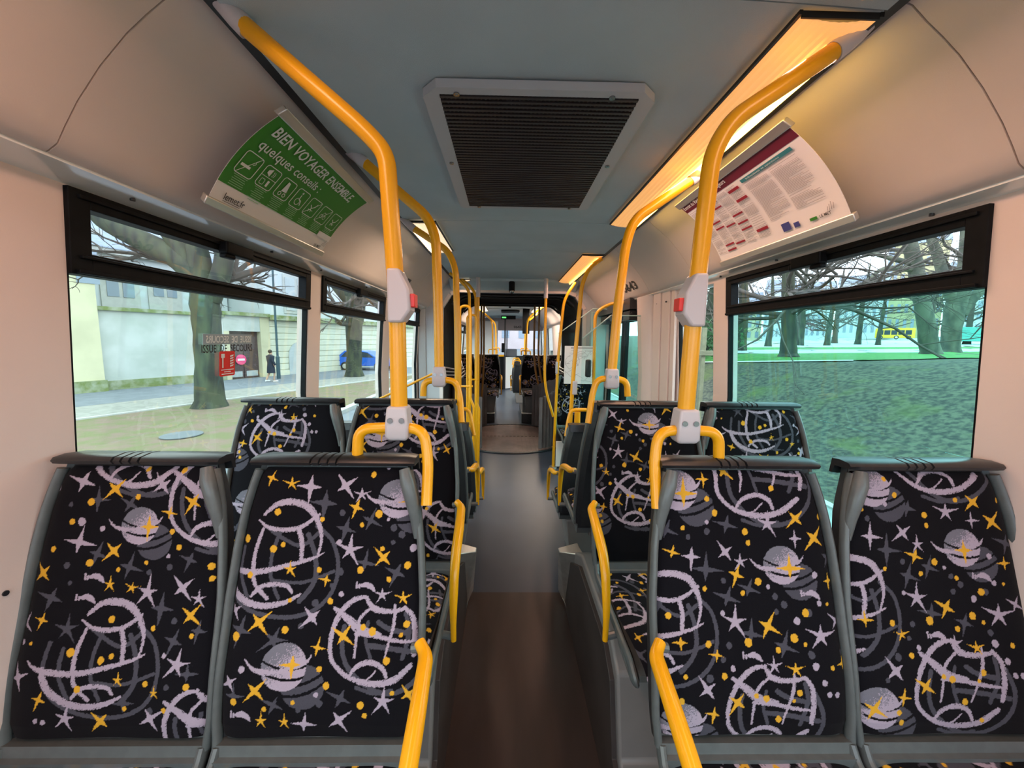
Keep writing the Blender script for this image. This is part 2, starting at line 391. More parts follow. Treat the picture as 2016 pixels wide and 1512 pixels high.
# ================================================================= LAMPS
def lamp(y0, y1, side, x0, x1, warm, tube_s, panel_s, label, area=0):
    t = thing('ceiling_lamp', label, 'lamp', ((x0+x1)/2, (y0+y1)/2, 2.2), 'strip lamps along the ceiling edges')
    z = 2.206
    mb = MB(); xa, xb = (x0-.012, x0) ; mb.box((x0-.007, y0-.006, z-.003), (x0, y1+.006, z+.006)); mb.box((x1, y0-.006, z-.004), (x1+.008, y1+.006, z+.006))
    mb.box((x0, y0-.004, z-.008), (x1, y0, z+.006)); mb.box((x0, y1, z-.008), (x1, y1+.006, z+.006)); mb.build('lamp_frame', M['gap'], t)
    mb = MB(); prof = [(x0, z-.004)] + [(x0+(x1-x0)*k/8, z-.004-.008*math.sin(PI*k/8)) for k in range(1, 8)] + [(x1, z-.004)]
    # ribbed diffuser cover
    n = 18; prof = []
    for k in range(n+1):
        q = k/n; prof.append((x0+(x1-x0)*q, z-.004-.012*math.sin(PI*q)-(.0012 if k % 2 else 0)))
    mb.sheet(prof, y0, y1, .004); mb.build('diffuser', lampcover(warm, panel_s), t, smooth=0)
    xo = x1-.035 if side > 0 else x0+.035
    mb = MB().cyl((xo, y0+.06, z-.022), (xo, y1-.06, z-.022), .011, 12); mb.build('tube', emit_mat('glowing_tube', warm[1], tube_s), t)
    if area:
        l = bpy.data.lights.new('lamp_glow', 'AREA'); l.shape = 'RECTANGLE'; l.size = (x1-x0)*.8; l.size_y = (y1-y0)*.94; l.energy = area; l.color = warm[0]
        lo = bpy.data.objects.new('lamp_glow', l); COL.objects.link(lo); lo.parent = t; lo.location = (0, 0, -.05)
    return t
def lampcover(warm, s):
    return mat('ribbed_lamp_cover', (.75, .55, .34), .45, emit=warm[2], estr=s)
OR = ((1.0, .56, .42), (1.0, .62, .12), (1.0, .42, .10))
PA = ((1.0, .72, .50), (1.0, .82, .55), (1.0, .74, .50))
lamp(.900, 2.40, 1, .630, .800, OR, 13, .75, 'long amber strip lamp glowing above the white notice poster', 10)
lamp(3.24, 4.76, 1, .630, .800, OR, 4, .75, 'amber strip lamp over the door vestibule behind the glass screen', 9)
lamp(2.42, 3.18, -1, -.625, -.440, PA, 3, 1.0, 'short cream strip lamp above the three-digit sticker past the green poster', 8)
lamp(4.62, 4.86, -1, -.60, -.440, PA, 2, 1.0, 'tiny cream strip lamp just before the black bellows', 1)
lamp(-1.5, .84, 1, .62, .80, OR, 4, .8, 'amber strip lamp over the rear seats on the notice poster side', 9)
lamp(-1.5, .84, -1, -.62, -.44, OR, 4, .8, 'amber strip lamp over the rear seats on the green poster side', 15)

# ================================================================= ROOF GRILLE
g = thing('roof_grille', 'square black ventilation grille in a pale chamfered frame on the ceiling', 'grille', (.09, 1.655, 2.19))
x0, x1, ya, yb = -.25, .43, 1.16, 2.145; zc = 2.205
mb = MB(); c = .045
out = [(x0+c, ya), (x1-c, ya), (x1, ya+c), (x1, yb-c*.4), (x1-c*.4, yb), (x0+c*.4, yb), (x0, yb-c*.4), (x0, ya+c)]
i0, i1, j0, j1 = x0+.05, x1-.05, ya+.030, yb-.03
inn = [(i0, j0), (i1, j0), (i1, j0), (i1, j1), (i1, j1), (i0, j1), (i0, j1), (i0, j0)]
v = [(p[0], p[1], zc-.004) for p in out] + [(p[0], p[1], zc-.004) for p in inn] + [(p[0], p[1], zc+.02) for p in out] + [(p[0], p[1], zc+.02) for p in inn]
f = []
for i in range(8):
    k = (i+1) % 8; f += [(i, k, 8+k, 8+i), (i, 16+i, 16+k, k), (8+i, 8+k, 24+k, 24+i)]
mb.add(v, f); mb.build('grille_frame', mat('pale_blue_grey_frame', (.44, .46, .50), .4), g, smooth=0)
mb = MB(); n = 44
for k in range(n):
    y = j0+(j1-j0)*(k+.5)/n; mb.box((i0, y-.005, zc-.006), (i1, y+.005, zc+.004))
mb.build('grille_bars', mat('black_grille_plastic', (.028, .024, .027), .45), g, smooth=0)
mb = MB()
for k in range(46):
    x = i0+(i1-i0)*(k+.5)/46; mb.box((x-.0022, j0, zc-.002), (x+.0022, j1, zc+.008))
mb.build('grille_mesh', mat('black_grille_mesh', (.02, .017, .02), .5), g, smooth=0)
mb = MB().box((i0, j0, zc+.012), (i1, j1, zc+.018)); mb.build('grille_backing', M['gap'], g)
for (x, y) in ((x0+.10, ya+.026), (x1-.13, ya+.026), (x0+.025, 1.62), (x1-.03, 1.62), (x0+.10, yb-.026), (x1-.10, yb-.026)):
    mb = MB(); mb.cyl((x, y, zc-.008), (x, y, zc-.002), .009, 12); mb.cyl((x, y, zc-.010), (x, y, zc-.007), .004, 8); mb.build('screw', M['chrome'], g)
# dome camera and the vent strip in the ceiling seam
p = at_y(1008, 573, 4.5)
d = thing('dome_camera', 'small black surveillance dome hanging from the ceiling before the bellows', 'camera', (p.x, 4.5, 2.2))
MB().cyl((p.x, 4.72, 2.09), (p.x, 4.72, 2.20), .036, 20).build('mount', M['black'], d)
MB().sphere((p.x, 4.72, 2.088), .030, 16, 10).build('dome', M['chrome'], d)

# ================================================================= POSTERS
def poster(side):
    T, B = ((-.655, 2.14), (-.885, 1.902)) if side < 0 else ((.825, 2.14), (1.05, 1.885))
    L = math.dist(T, B); nx, nz_ = (B[1]-T[1])/L, -(B[0]-T[0])/L
    if nx*side > 0 and side < 0: nx, nz_ = -nx, -nz_
    if side > 0 and nx < 0: nx, nz_ = -nx, -nz_
    if side < 0 and nx > 0: nx, nz_ = -nx, -nz_
    def fn(a, b, lift=0):     # a along the sheet as read, b from the top down, in metres
        t = b/L; bulge = .024*4*t*(1-t) - lift
        x = T[0]+(B[0]-T[0])*t + nx*bulge; z = T[1]+(B[1]-T[1])*t + nz_*bulge
        y = 1.195+a if side < 0 else 1.895-a
        return (x, y, z)
    return fn, L
def bent_rect(mb, a0, a1, b0, b1, fn, lift, n=1):
    base = len(mb.v)
    for i in range(n+1):
        b = b0+(b1-b0)*i/n; mb.v += [fn(a0, b, lift), fn(a1, b, lift)]
    for i in range(n): mb.f.append((base+2*i, base+2*i+1, base+2*i+3, base+2*i+2))
def stroke2(mb, pts, w, fn, lift):     # thin printed line
    for (p, q) in zip(pts[:-1], pts[1:]):
        dx, dy = q[0]-p[0], q[1]-p[1]; l = math.hypot(dx, dy) or 1; ox, oy = -dy/l*w/2, dx/l*w/2
        mb.add([fn(p[0]+ox, p[1]+oy, lift), fn(q[0]+ox, q[1]+oy, lift), fn(q[0]-ox, q[1]-oy, lift), fn(p[0]-ox, p[1]-oy, lift)], [(0, 1, 2, 3)])
def sheet_part(fn, w, L, m, parent, b0=0, b1=None, lift=0, name='sheet', a0=0, thick=.0015, step=16):
    b1 = L if b1 is None else b1; mb = MB(); n = step
    for i in range(n+1):
        b = b0+(b1-b0)*i/n; mb.v += [fn(a0, b, lift), fn(w, b, lift), fn(w, b, lift-thick), fn(a0, b, lift-thick)]
    for i in range(n):
        o = 4*i; mb.f += [(o, o+1, o+5, o+4), (o+1, o+2, o+6, o+5), (o+2, o+3, o+7, o+6), (o+3, o, o+4, o+7)]
    mb.f += [(0, 3, 2, 1), (4*n, 4*n+1, 4*n+2, 4*n+3)]
    return mb.build(name, m, parent, smooth=30)
def rails(fn, L, w, parent):
    for b, h in ((-.006, .016), (L+.002, .012)):
        mb = MB(); P = [fn(-.012, b-h, .006), fn(-.012, b+h, .006), fn(-.012, b+h, -.012), fn(-.012, b-h, -.012)]
        Q = [fn(w+.012, b-h, .006), fn(w+.012, b+h, .006), fn(w+.012, b+h, -.012), fn(w+.012, b-h, -.012)]
        mb.add(P+Q, [(0, 1, 2, 3), (7, 6, 5, 4), (0, 4, 5, 1), (1, 5, 6, 2), (2, 6, 7, 3), (3, 7, 4, 0)]); mb.build('rail', M['alu'], parent, bevel=.003)
fn, L = poster(-1); Wp = .70
pg = thing('green_poster', 'green travel advice poster with seven white pictograms curving under the cove', 'poster', (-.77, 1.55, 1.9))
sh = sheet_part(fn, Wp, L, M['paper'], pg)
sheet_part(fn, Wp, L, M['green'], sh, 0, L*.81, .001, 'green_ground')
mb = MB()
def tf(a, b): return fn(a, b, .0035)
fit_text(mb, 'BIEN VOYAGER ENSEMBLE,', .035, .60, .074, .028, tf, .018)
fit_text(mb, 'quelques conseils :', .035, .40, .132, .086, tf, .008)
Wd = .075
for k in range(7):
    a = .022+k*.096; bt, bb = .142, .142+.078
    P = rr_poly(a, a+Wd, bt, bb, .01, 3); stroke2(mb, P+[P[0]], .0028, fn, .0035)
    cx, cy = a+Wd/2, (bt+bb)/2
    if k in (0, 4, 5): stroke2(mb, [(a+Wd, bt), (a, bb)] if k else [(a+Wd*.9, bt), (a+.1*Wd, bb)], .0022, fn, .0035)
    if k == 0: bent_rect(mb, cx-.028, cx+.012, cy+.004, cy+.013, fn, .0036); stroke2(mb, [(cx+.012, cy-.005), (cx+.02, cy-.012), (cx+.015, cy-.02), (cx+.023, cy-.028)], .002, fn, .0036)
    if k == 1:
        stroke2(mb, [(a, cy), (a+Wd, cy)], .002, fn, .0036)
        mb.add([fn(cx-.02, cy-.024, .0036), fn(cx-.02, cy-.013, .0036), fn(cx-.003, cy-.004, .0036), fn(cx-.003, cy-.033, .0036)], [(0, 1, 2, 3)])
        for q in (.006, .013): stroke2(mb, [(cx+q, cy-.028), (cx+q+.003, cy-.018), (cx+q, cy-.008)], .002, fn, .0036)
        P = rr_poly(cx-.024, cx-.006, cy+.01, cy+.03, .003, 2); stroke2(mb, P+[P[0]], .002, fn, .0036); bent_rect(mb, cx+.006, cx+.016, cy+.008, cy+.03, fn, .0036)
    if k == 2:
        mb.add([fn(cx-.008, cy-.03, .0036), fn(cx+.004, cy-.028, .0036), fn(cx+.016, cy+.01, .0036), fn(cx-.012, cy+.012, .0036)], [(0, 1, 2, 3)])
        for q in (-.012, .012): C = [(cx+q+.007*math.cos(g), cy+.022+.007*math.sin(g)) for g in [i*PI/5 for i in range(11)]]; stroke2(mb, C, .003, fn, .0036)
    if k == 3:
        C = [(cx-.004+.014*math.cos(g), cy+.012+.014*math.sin(g)) for g in [i*PI/6-.2 for i in range(-1, 10)]]; stroke2(mb, C, .003, fn, .0036)
        stroke2(mb, [(cx-.004, cy-.018), (cx-.002, cy+.002), (cx+.012, cy+.004), (cx+.02, cy+.022)], .004, fn, .0036)
        C = [(cx-.004+.003*math.cos(g), cy-.026+.003*math.sin(g)) for g in [i*PI/3 for i in range(7)]]; stroke2(mb, C, .004, fn, .0036)
    if k in (4, 6):
        stroke2(mb, [(cx-.018, cy-.008), (cx-.004, cy+.004), (cx+.012, cy-.006), (cx+.018, cy-.024)], .004, fn, .0036)
        stroke2(mb, [(cx-.014, cy+.022), (cx-.004, cy+.006), (cx+.004, cy+.02)], .003, fn, .0036); stroke2(mb, [(cx-.018, cy+.012), (cx+.014, cy+.012)], .002, fn, .0036)
    if k == 5:
        for q in (-.012, .012): C = [(cx+q+.009*math.cos(g), cy+.008+.009*math.sin(g)) for g in [i*PI/5 for i in range(11)]]; stroke2(mb, C, .002, fn, .0036)
        stroke2(mb, [(cx-.012, cy+.008), (cx-.004, cy-.014), (cx+.008, cy-.012), (cx+.012, cy+.008)], .002, fn, .0036)
mb.build('white_lettering', M['inkw'], sh, smooth=0)
mb = MB(); rnd = random.Random(3)
for k in range(7):
    a = .024+k*.096
    for j in range([6, 8, 7, 7, 6, 6, 5][k]):
        w = Wd*(.55+.4*rnd.random()) if j else Wd*.8; b = .226+j*.0068; stroke2(mb, [(a+(Wd-w)/2, b), (a+(Wd+w)/2, b)], .0022, fn, .0035)
mb.build('small_print', M['pale_green'], sh, smooth=0)
mb = MB(); fit_text(mb, 'lemet.fr', .045, .135, L-.020, L-.042, tf, .005); stroke2(mb, [(.045, L-.016), (.12, L-.016)], .0015, fn, .0035)
fit_text(mb, 'LE MET', .605, .66, L-.014, L-.026, tf, .01); mb.build('black_lettering', M['inkk'], sh, smooth=0)
mb = MB(); bent_rect(mb, .585, Wp, L*.81-.022, L*.81+.004, fn, .004, 4); mb.build('logo_field', M['paper'], sh, smooth=0)
mb = MB()
for k in range(4): stroke2(mb, [(.655+k*.009, L-.03), (.662+k*.009, L-.062+.008*abs(k-2))], .003, fn, .005)
mb.build('tower_logo', M['greyp'], sh, smooth=0)
rails(fn, L, Wp, pg)

fn2, L2 = poster(1)
pw = thing('notice_poster', 'white regulations poster with a maroon heading curving below the amber lamp', 'poster', (.94, 1.55, 1.88))
sh = sheet_part(fn2, Wp, L2, M['paper'], pg if False else pw)
sheet_part(fn2, Wp, L2, M['maroon'], sh, 0.004, .046, .001, 'maroon_band', 0)
mb = MB(); t2 = lambda a, b: fn2(a, b, .0035)
fit_text(mb, 'Extrait du Règlement des Voyageurs', .012, .345, .036, .012, t2, .01); mb.build('white_lettering', M['inkw'], sh, smooth=0)
mb = MB(); bent_rect(mb, .40, .655, .056, .070, fn2, .0032, 2); mb.build('teal_heading', M['tealp'], sh, smooth=0)
mb = MB(); fit_text(mb, 'Infractions et sanctions', .43, .60, .067, .060, lambda a, b: fn2(a, b, .004), .0); mb.build('white_lettering', M['inkw'], sh, smooth=0)
mb = MB(); mr = MB(); rnd = random.Random(11)
cols = [(.012, .075), (.085, .148), (.158, .221), (.232, .297), (.308, .373), (.40, .515), (.53, .65)]
for ci, (a, c) in enumerate(cols):
    b = .058 if ci < 5 else .084; end = L2-.042 if ci < 5 else L2-.09
    while b < end:
        if ci < 5 and rnd.random() < .085: bent_rect(mr, a, c, b, b+(.008 if ci != 4 else .012), fn2, .0032); b += .016; continue
        w = (c-a)*(1 if rnd.random() < .7 else rnd.uniform(.3, .9)); stroke2(mb, [(a, b), (a+w, b)], .0020, fn2, .003); b += .0046 if rnd.random() < .85 else .0092
mb.build('small_print', M['greyp'], sh, smooth=0); mr.build('red_headings', M['redp'], sh, smooth=0)
mb = MB(); bent_rect(mb, .435, .475, L2-.062, L2-.032, fn2, .0035, 2); bent_rect(mb, .49, .515, L2-.05, L2-.032, fn2, .0035, 2); mb.build('blue_logo', M['bluep'], sh, smooth=0)
mb = MB(); bent_rect(mb, .56, .59, L2-.043, L2-.033, fn2, .0035); mb.build('green_logo', M['green'], sh, smooth=0)
mb = MB(); fit_text(mb, 'LE MET', .60, .645, L2-.033, L2-.043, t2, .01); mb.build('black_lettering', M['inkk'], sh, smooth=0)
mb = MB()
for k in range(4): stroke2(mb, [(.635+k*.008, L2-.046), (.641+k*.008, L2-.07+.006*abs(k-2))], .003, fn2, .0035)
mb.build('tower_logo', M['greyp'], sh, smooth=0)
rails(fn2, L2, Wp, pw)

# camera-surveillance sticker and painted number on the coves
def cove_pt(side, y, t, lift=.002):    # t = arc parameter 0 top .. 1 bottom
    pr = COVE; k = t*(len(pr)-1); i = min(int(k), len(pr)-2); q = k-i
    d = pr[i][0]*(1-q)+pr[i+1][0]*q; z = pr[i][1]*(1-q)+pr[i+1][1]*q
    return (XC+side*(d-lift), y, z-lift)
def on_cove(side, y, u):   # u metres up from the lower roll
    a = Vector((1.045, 1.94)); b = Vector((.80, 2.205)); tot = (b-a).length; q = u/tot
    pr = COVE; tgt = q
    # point at the given share of the run between index 7 and index 2
    k = 7-5*q; i = max(0, min(int(k), 9)); r = k-i
    return (XC+side*(pr[i][0]*(1-r)+pr[i+1][0]*r-.003), y, pr[i][1]*(1-r)+pr[i+1][1]*r-.003)
st = thing('camera_sticker', 'small dark square sticker with a pale camera symbol on the cove', 'sticker', on_cove(-1, 3.62, .05))
mb = MB(); fs = lambda a, b: on_cove(-1, 3.52+a, .03+b)
mb.grid(lambda a, b: fs(a, b), [0, .12], [0, .03, .06, .09]); mb.build('sticker_sheet', M['dark'], st, smooth=0)
mb = MB(); g4 = lambda a, b: tuple(Vector(on_cove(-1, 3.52+a, .03+b))+Vector((.002, 0, -.002)))
rect(mb, .03, .08, .04, .065, g4); rect(mb, .085, .1, .045, .06, g4); rect(mb, .045, .06, .02, .045, g4); rect(mb, .03, .09, .012, .02, g4); mb.build('camera_symbol', M['inkw'], st, smooth=0)
mb = MB(); fit_text(mb, '0643', 3.66, 3.30, .012, .10, lambda a, b: tuple(Vector(on_cove(1, a, b))), .02)
tag(mb.build('painted_number', M['inkk'], None, smooth=0), 'black vehicle number on the curved panel above the door', 'number')

# ================================================================= GRAB POLES
def pole(name_label, side, Y, xs, zt, path, r=.0195, brk=None, box=False, group='yellow stanchions', extra=None, handle=None):
    root = thing('grab_pole', name_label, 'grab pole', path[0], group)
    P = arc_path(path, .13, 10); MB().tube(P, r, 20).build('pole', M['yellow'], root)
    if brk:   # wall fitting: a cone from the ceiling edge
        a = Vector(path[-1]); b = Vector(brk); d = (b-a).normalized()
        MB().tube([a-d*.015, a+d*.012, a+d*.05, b], [r*1.12, r*1.12, r*.95, .012], 18).build('ceiling_fitting', M['bracket'], root)
    return root
def bracket(root, x, y, z0, z1, side, parent_scale=1):
    s = parent_scale; mb = MB()
    w0, w1, d = .027*s, .023*s, .026*s
    secs = []
    for (z, w, dd) in ((z1, w1, d*.9), ((z0+z1)/2, w0, d), (z0+.012, w0*1.02, d), (z0, w0*.8, d*.7)):
        secs.append([(x-w, y-dd, z), (x+w, y-dd, z), (x+w, y+dd, z), (x-w, y+dd, z)])
    v = [p for q in secs for p in q]; f = [(0, 1, 2, 3), (15, 14, 13, 12)]
    for i in range(3):
        for k in range(4): f.append((4*i+k, 4*i+(k+1) % 4, 4*(i+1)+(k+1) % 4, 4*(i+1)+k))
    mb.add(v, f); b = mb.build('bracket', M['bracket'], root, bevel=.006, seg=3)
    for q in (-.5, .5):
        MB().cyl((x+q*w0, y-d-.003, (z0+z1)/2+.01), (x+q*w0, y-d+.006, (z0+z1)/2+.01), .0065*s, 14).build('bolt', M['chrome'], b)
def handle(root, pts, r=.0135, R=.04):
    MB().tube(arc_path(pts, R, 8), r, 14).build('handle_bar', M['yellow'], root)
def stop_box(root, x, y, s):      # pale housing clamped on the pole with a red button facing the aisle
    # s: -1 button towards the -x side
    mb = MB(); prof = [(-.022, 1.665), (.008, 1.665), (.030, 1.618), (.033, 1.568), (.012, 1.538), (-.022, 1.538)]
    mb.prism([(x+s*p[0], p[1]) for p in prof], 'y', y-.030, y+.024); b = mb.build('stop_box', M['bracket'], root, bevel=.006, seg=3)
    mb = MB().box((min(x+s*.030, x+s*.042), y-.020, 1.575), (max(x+s*.030, x+s*.042), y+.012, 1.607)); mb.build('stop_button', M['red'], b, bevel=.002)

Y1 = .955
r = pole('thick yellow bent stanchion with a stop box beside the green poster', -1, Y1, 0, 0, [(-.268, Y1, 1.25), (-.268, Y1, 1.60), (-.285, Y1, 1.93), (-.335, Y1, 1.982), (-.60, Y1-.005, 2.197)], brk=(-.655, Y1-.03, 2.25), r=.0205)
bracket(r, -.269, Y1-.002, 1.245, 1.332, -1, 1.05); stop_box(r, -.262, Y1, 1)
handle(r, [(-.373, Y1-.01, 1.205), (-.368, Y1-.01, 1.273), (-.27, Y1-.004, 1.277), (-.205, Y1-.01, 1.272), (-.192, Y1-.02, 1.20), (-.190, Y1-.06, 1.095)])
r = pole('thick yellow bent stanchion with a stop box beside the white notice', 1, Y1, 0, 0, [(.462, Y1, 1.25), (.468, Y1, 1.60), (.485, Y1, 1.945), (.525, Y1, 2.02), (.76, Y1-.005, 2.178)], brk=(.83, Y1-.01, 2.232), r=.0205)
bracket(r, .463, Y1-.002, 1.243, 1.332, 1, 1.05); stop_box(r, .462, Y1, -1)
handle(r, [(.552, Y1-.01, 1.205), (.547, Y1-.01, 1.273), (.46, Y1-.004, 1.277), (.392, Y1-.01, 1.272), (.381, Y1-.02, 1.20), (.379, Y1-.06, 1.09)])
Y2 = 1.60
r = pole('yellow bent stanchion of the second seat row, on the green poster side', -1, Y2, 0, 0, [(-.278, Y2, 1.30), (-.28, Y2, 1.6), (-.287, Y2, 1.90), (-.318, Y2, 1.985), (-.57, Y2, 2.19)], brk=(-.64, Y2, 2.235))
bracket(r, -.278, Y2-.002, 1.30, 1.385, -1, 1)
handle(r, [(-.347, Y2, 1.26), (-.343, Y2, 1.322), (-.27, Y2, 1.33), (-.21, Y2, 1.325), (-.192, Y2, 1.26), (-.18, Y2-.04, 1.155)])
r = pole('yellow bent stanchion of the second seat row, on the notice side', 1, Y2, 0, 0, [(.447, Y2, 1.30), (.46, Y2, 1.6), (.483, Y2, 1.89), (.512, Y2, 1.99), (.745, Y2, 2.15)], brk=(.81, Y2, 2.20))
bracket(r, .449, Y2-.002, 1.30, 1.385, 1, 1)
handle(r, [(.522, Y2, 1.268), (.515, Y2, 1.335), (.45, Y2, 1.343), (.39, Y2, 1.34), (.372, Y2, 1.285), (.35, Y2-.03, 1.155)])
Y3 = 2.40
r = pole('slimmer yellow stanchion under the short cream lamp', -1, Y3, 0, 0, [(-.30, Y3, 1.0), (-.303, Y3, 1.6), (-.312, Y3, 1.93), (-.357, Y3, 2.034), (-.57, Y3, 2.164)], brk=(-.64, Y3, 2.22))
bracket(r, -.298, Y3, 1.0, 1.07, -1, .9)
handle(r, [(-.37, Y3+.04, 1.052), (-.235, Y3+.04, 1.052), (-.215, Y3+.03, .97), (-.197, Y3, .885)], .012)
r = pole('short yellow handle bar over the low seats by the glass screen', 1, Y3, 0, 0, [(.47, Y3+.03, .95), (.47, Y3+.03, 1.04)], group=None)
handle(r, [(.53, Y3+.04, 1.053), (.43, Y3+.04, 1.053), (.41, Y3+.03, .98), (.395, Y3, .885)], .012)
Y4 = 3.3
r = pole('tall yellow pole reaching the amber lamp in front of the glass screen', 1, Y4, 0, 0, [(.555, Y4, .0), (.59, Y4, 1.2), (.64, Y4, 1.98), (.70, Y4, 2.12), (.80, Y4, 2.19)], r=.0175)
MB().cyl((.555, Y4, 0), (.555, Y4, .02), .04, 16).build('foot_flange', M['alu'], r)
p = at_y(1133, 763, Y4); mb = MB().box((p.x-.03, Y4-.03, p.z-.06), (p.x+.012, Y4-.012, p.z+.06)); mb.build('button_housing', M['bracket'], r, bevel=.012, seg=3)
Y5 = 4.36
r = pole('tall thin yellow pole standing at the bellows entrance', 1, Y5, 0, 0, [(.575, Y5, .0), (.60, Y5, 1.3), (.648, Y5, 1.96), (.77, Y5, 2.15)], r=.0165)
MB().cyl((.575, Y5, 0), (.575, Y5, .02), .045, 16).build('foot_flange', M['alu'], r)
mb = MB().box((.572, Y5-.03, 1.12), (.594, Y5+.01, 1.26)); mb.build('button_housing', M['bracket'], r, bevel=.008)
# door-side pole behind the screen
r = pole('yellow pole curving over the doorway behind the glass screen', 1, 3.9, 0, 0, [(at_y(1168, 830, 3.9).x, 3.9, .25), (at_y(1172, 640, 3.9).x, 3.9, 1.4), (at_y(1172, 615, 3.9).x, 3.9, at_y(1172, 615, 3.9).z), (at_y(1200, 598, 3.9).x, 3.88, at_y(1200, 598, 3.9).z), (1.2, 3.7, 1.88)], r=.0165)
mb = MB(); p = at_y(1158, 725, 3.9); mb.box((p.x-.03, 3.86, p.z-.09), (p.x+.025, 3.92, p.z+.09)); mb.build('ticket_reader', M['dark'], r, bevel=.015)
# bent pole and hoops on the far side
for k, (yy, xa, xb, lab) in enumerate(((4.2, -.397, -.52, 'thin yellow bent stanchion beyond the low seats'), (4.6, -.36, -.44, 'thin yellow bent stanchion by the tiny cream lamp'))):
    pole(lab, -1, yy, 0, 0, [(xa+.005, yy, .02), (xa, yy, 1.7), (xa-.002, yy, 2.03), (xb, yy, 2.14), (xb-.09, yy, 2.2)], r=.016)
for k, (yy, xa, xb, zt, zb) in enumerate(((3.4, -.406, -.312, 1.79, .93), (4.0, -.402, -.304, 1.75, .80))):
    h = thing('guard_hoop', ('nearer' if k == 0 else 'farther')+' yellow guard hoop beside the low seats on the cabinet side', 'guard rail', (xa, yy, zb), 'yellow guard hoops')
    MB().tube(arc_path([(xa, yy, .5), (xa, yy, zt), (xb, yy, zt), (xb, yy, zb+.03), (xb+.03, yy, zb-.03), (xb+.02, yy, .15)], .048, 8), .012, 12).build('hoop', M['yellow'], h)
    MB().cyl((xa, yy, 1.08), (xb+.02, yy, 1.08), .009, 10).build('cross_bar', M['yellow'], h)
for s, xa, xb, lab in ((-1, -.322, -.335, 'straight yellow pole with a grey cap at the bellows mouth, hoop side'), (1, .452, .575, 'bowed yellow pole with a grey cap at the bellows mouth, screen side')):
    yy = 4.45
    r = thing('capped_pole', lab, 'grab pole', (xa, yy, .6), 'grey capped poles')
    z0 = .60 if s > 0 else .05
    pts = [(xa, yy, 1.985), (xa+.003, yy, 1.3), (xa+.012 if s > 0 else xa, yy, .95), (xb, yy, z0)]
    MB().tube(arc_path(pts, .25, 8), .0155, 14).build('pole', M['yellow'], r)
    MB().cyl((xa, yy, 1.98), (xa, yy, 2.2), .024, 14).build('pole_cap', M['bracket'], r)
brown = mat('ochre_enamel_pole', (.30, .135, .02), .3, noise=.1, nscale=10)
for (xa, xb, lab) in ((-.415, -.55, 'outer ochre pole inside the bellows, hoop side'), (-.372, -.42, 'inner ochre pole inside the bellows, hoop side'), (.48, .72, 'inner ochre pole inside the bellows, screen side'), (.556, .79, 'outer ochre pole inside the bellows, screen side')):
    yy = 6.5
    r = thing('bellows_pole', lab, 'grab pole', (xb, yy, .3), 'ochre poles inside the bellows')
    MB().tube(arc_path([(xa, yy, 2.09), (xa, yy, 1.2), (xa+(xb-xa)*.25, yy, .8), (xb, yy, .38)], .3, 8), .017, 12).build('pole', brown, r)
# thin yellow rail from the second window towards the seats
a = at_x(792, 766, -.9); b = at_x(836, 750, -.85)
tag(MB().cyl((-1.0, 2.6, 1.02), (-.42, 2.48, 1.30), .008, 10).build('slanting_rail', M['yellow'], None), 'thin yellow slanting rail between the second and third windows', 'rail')
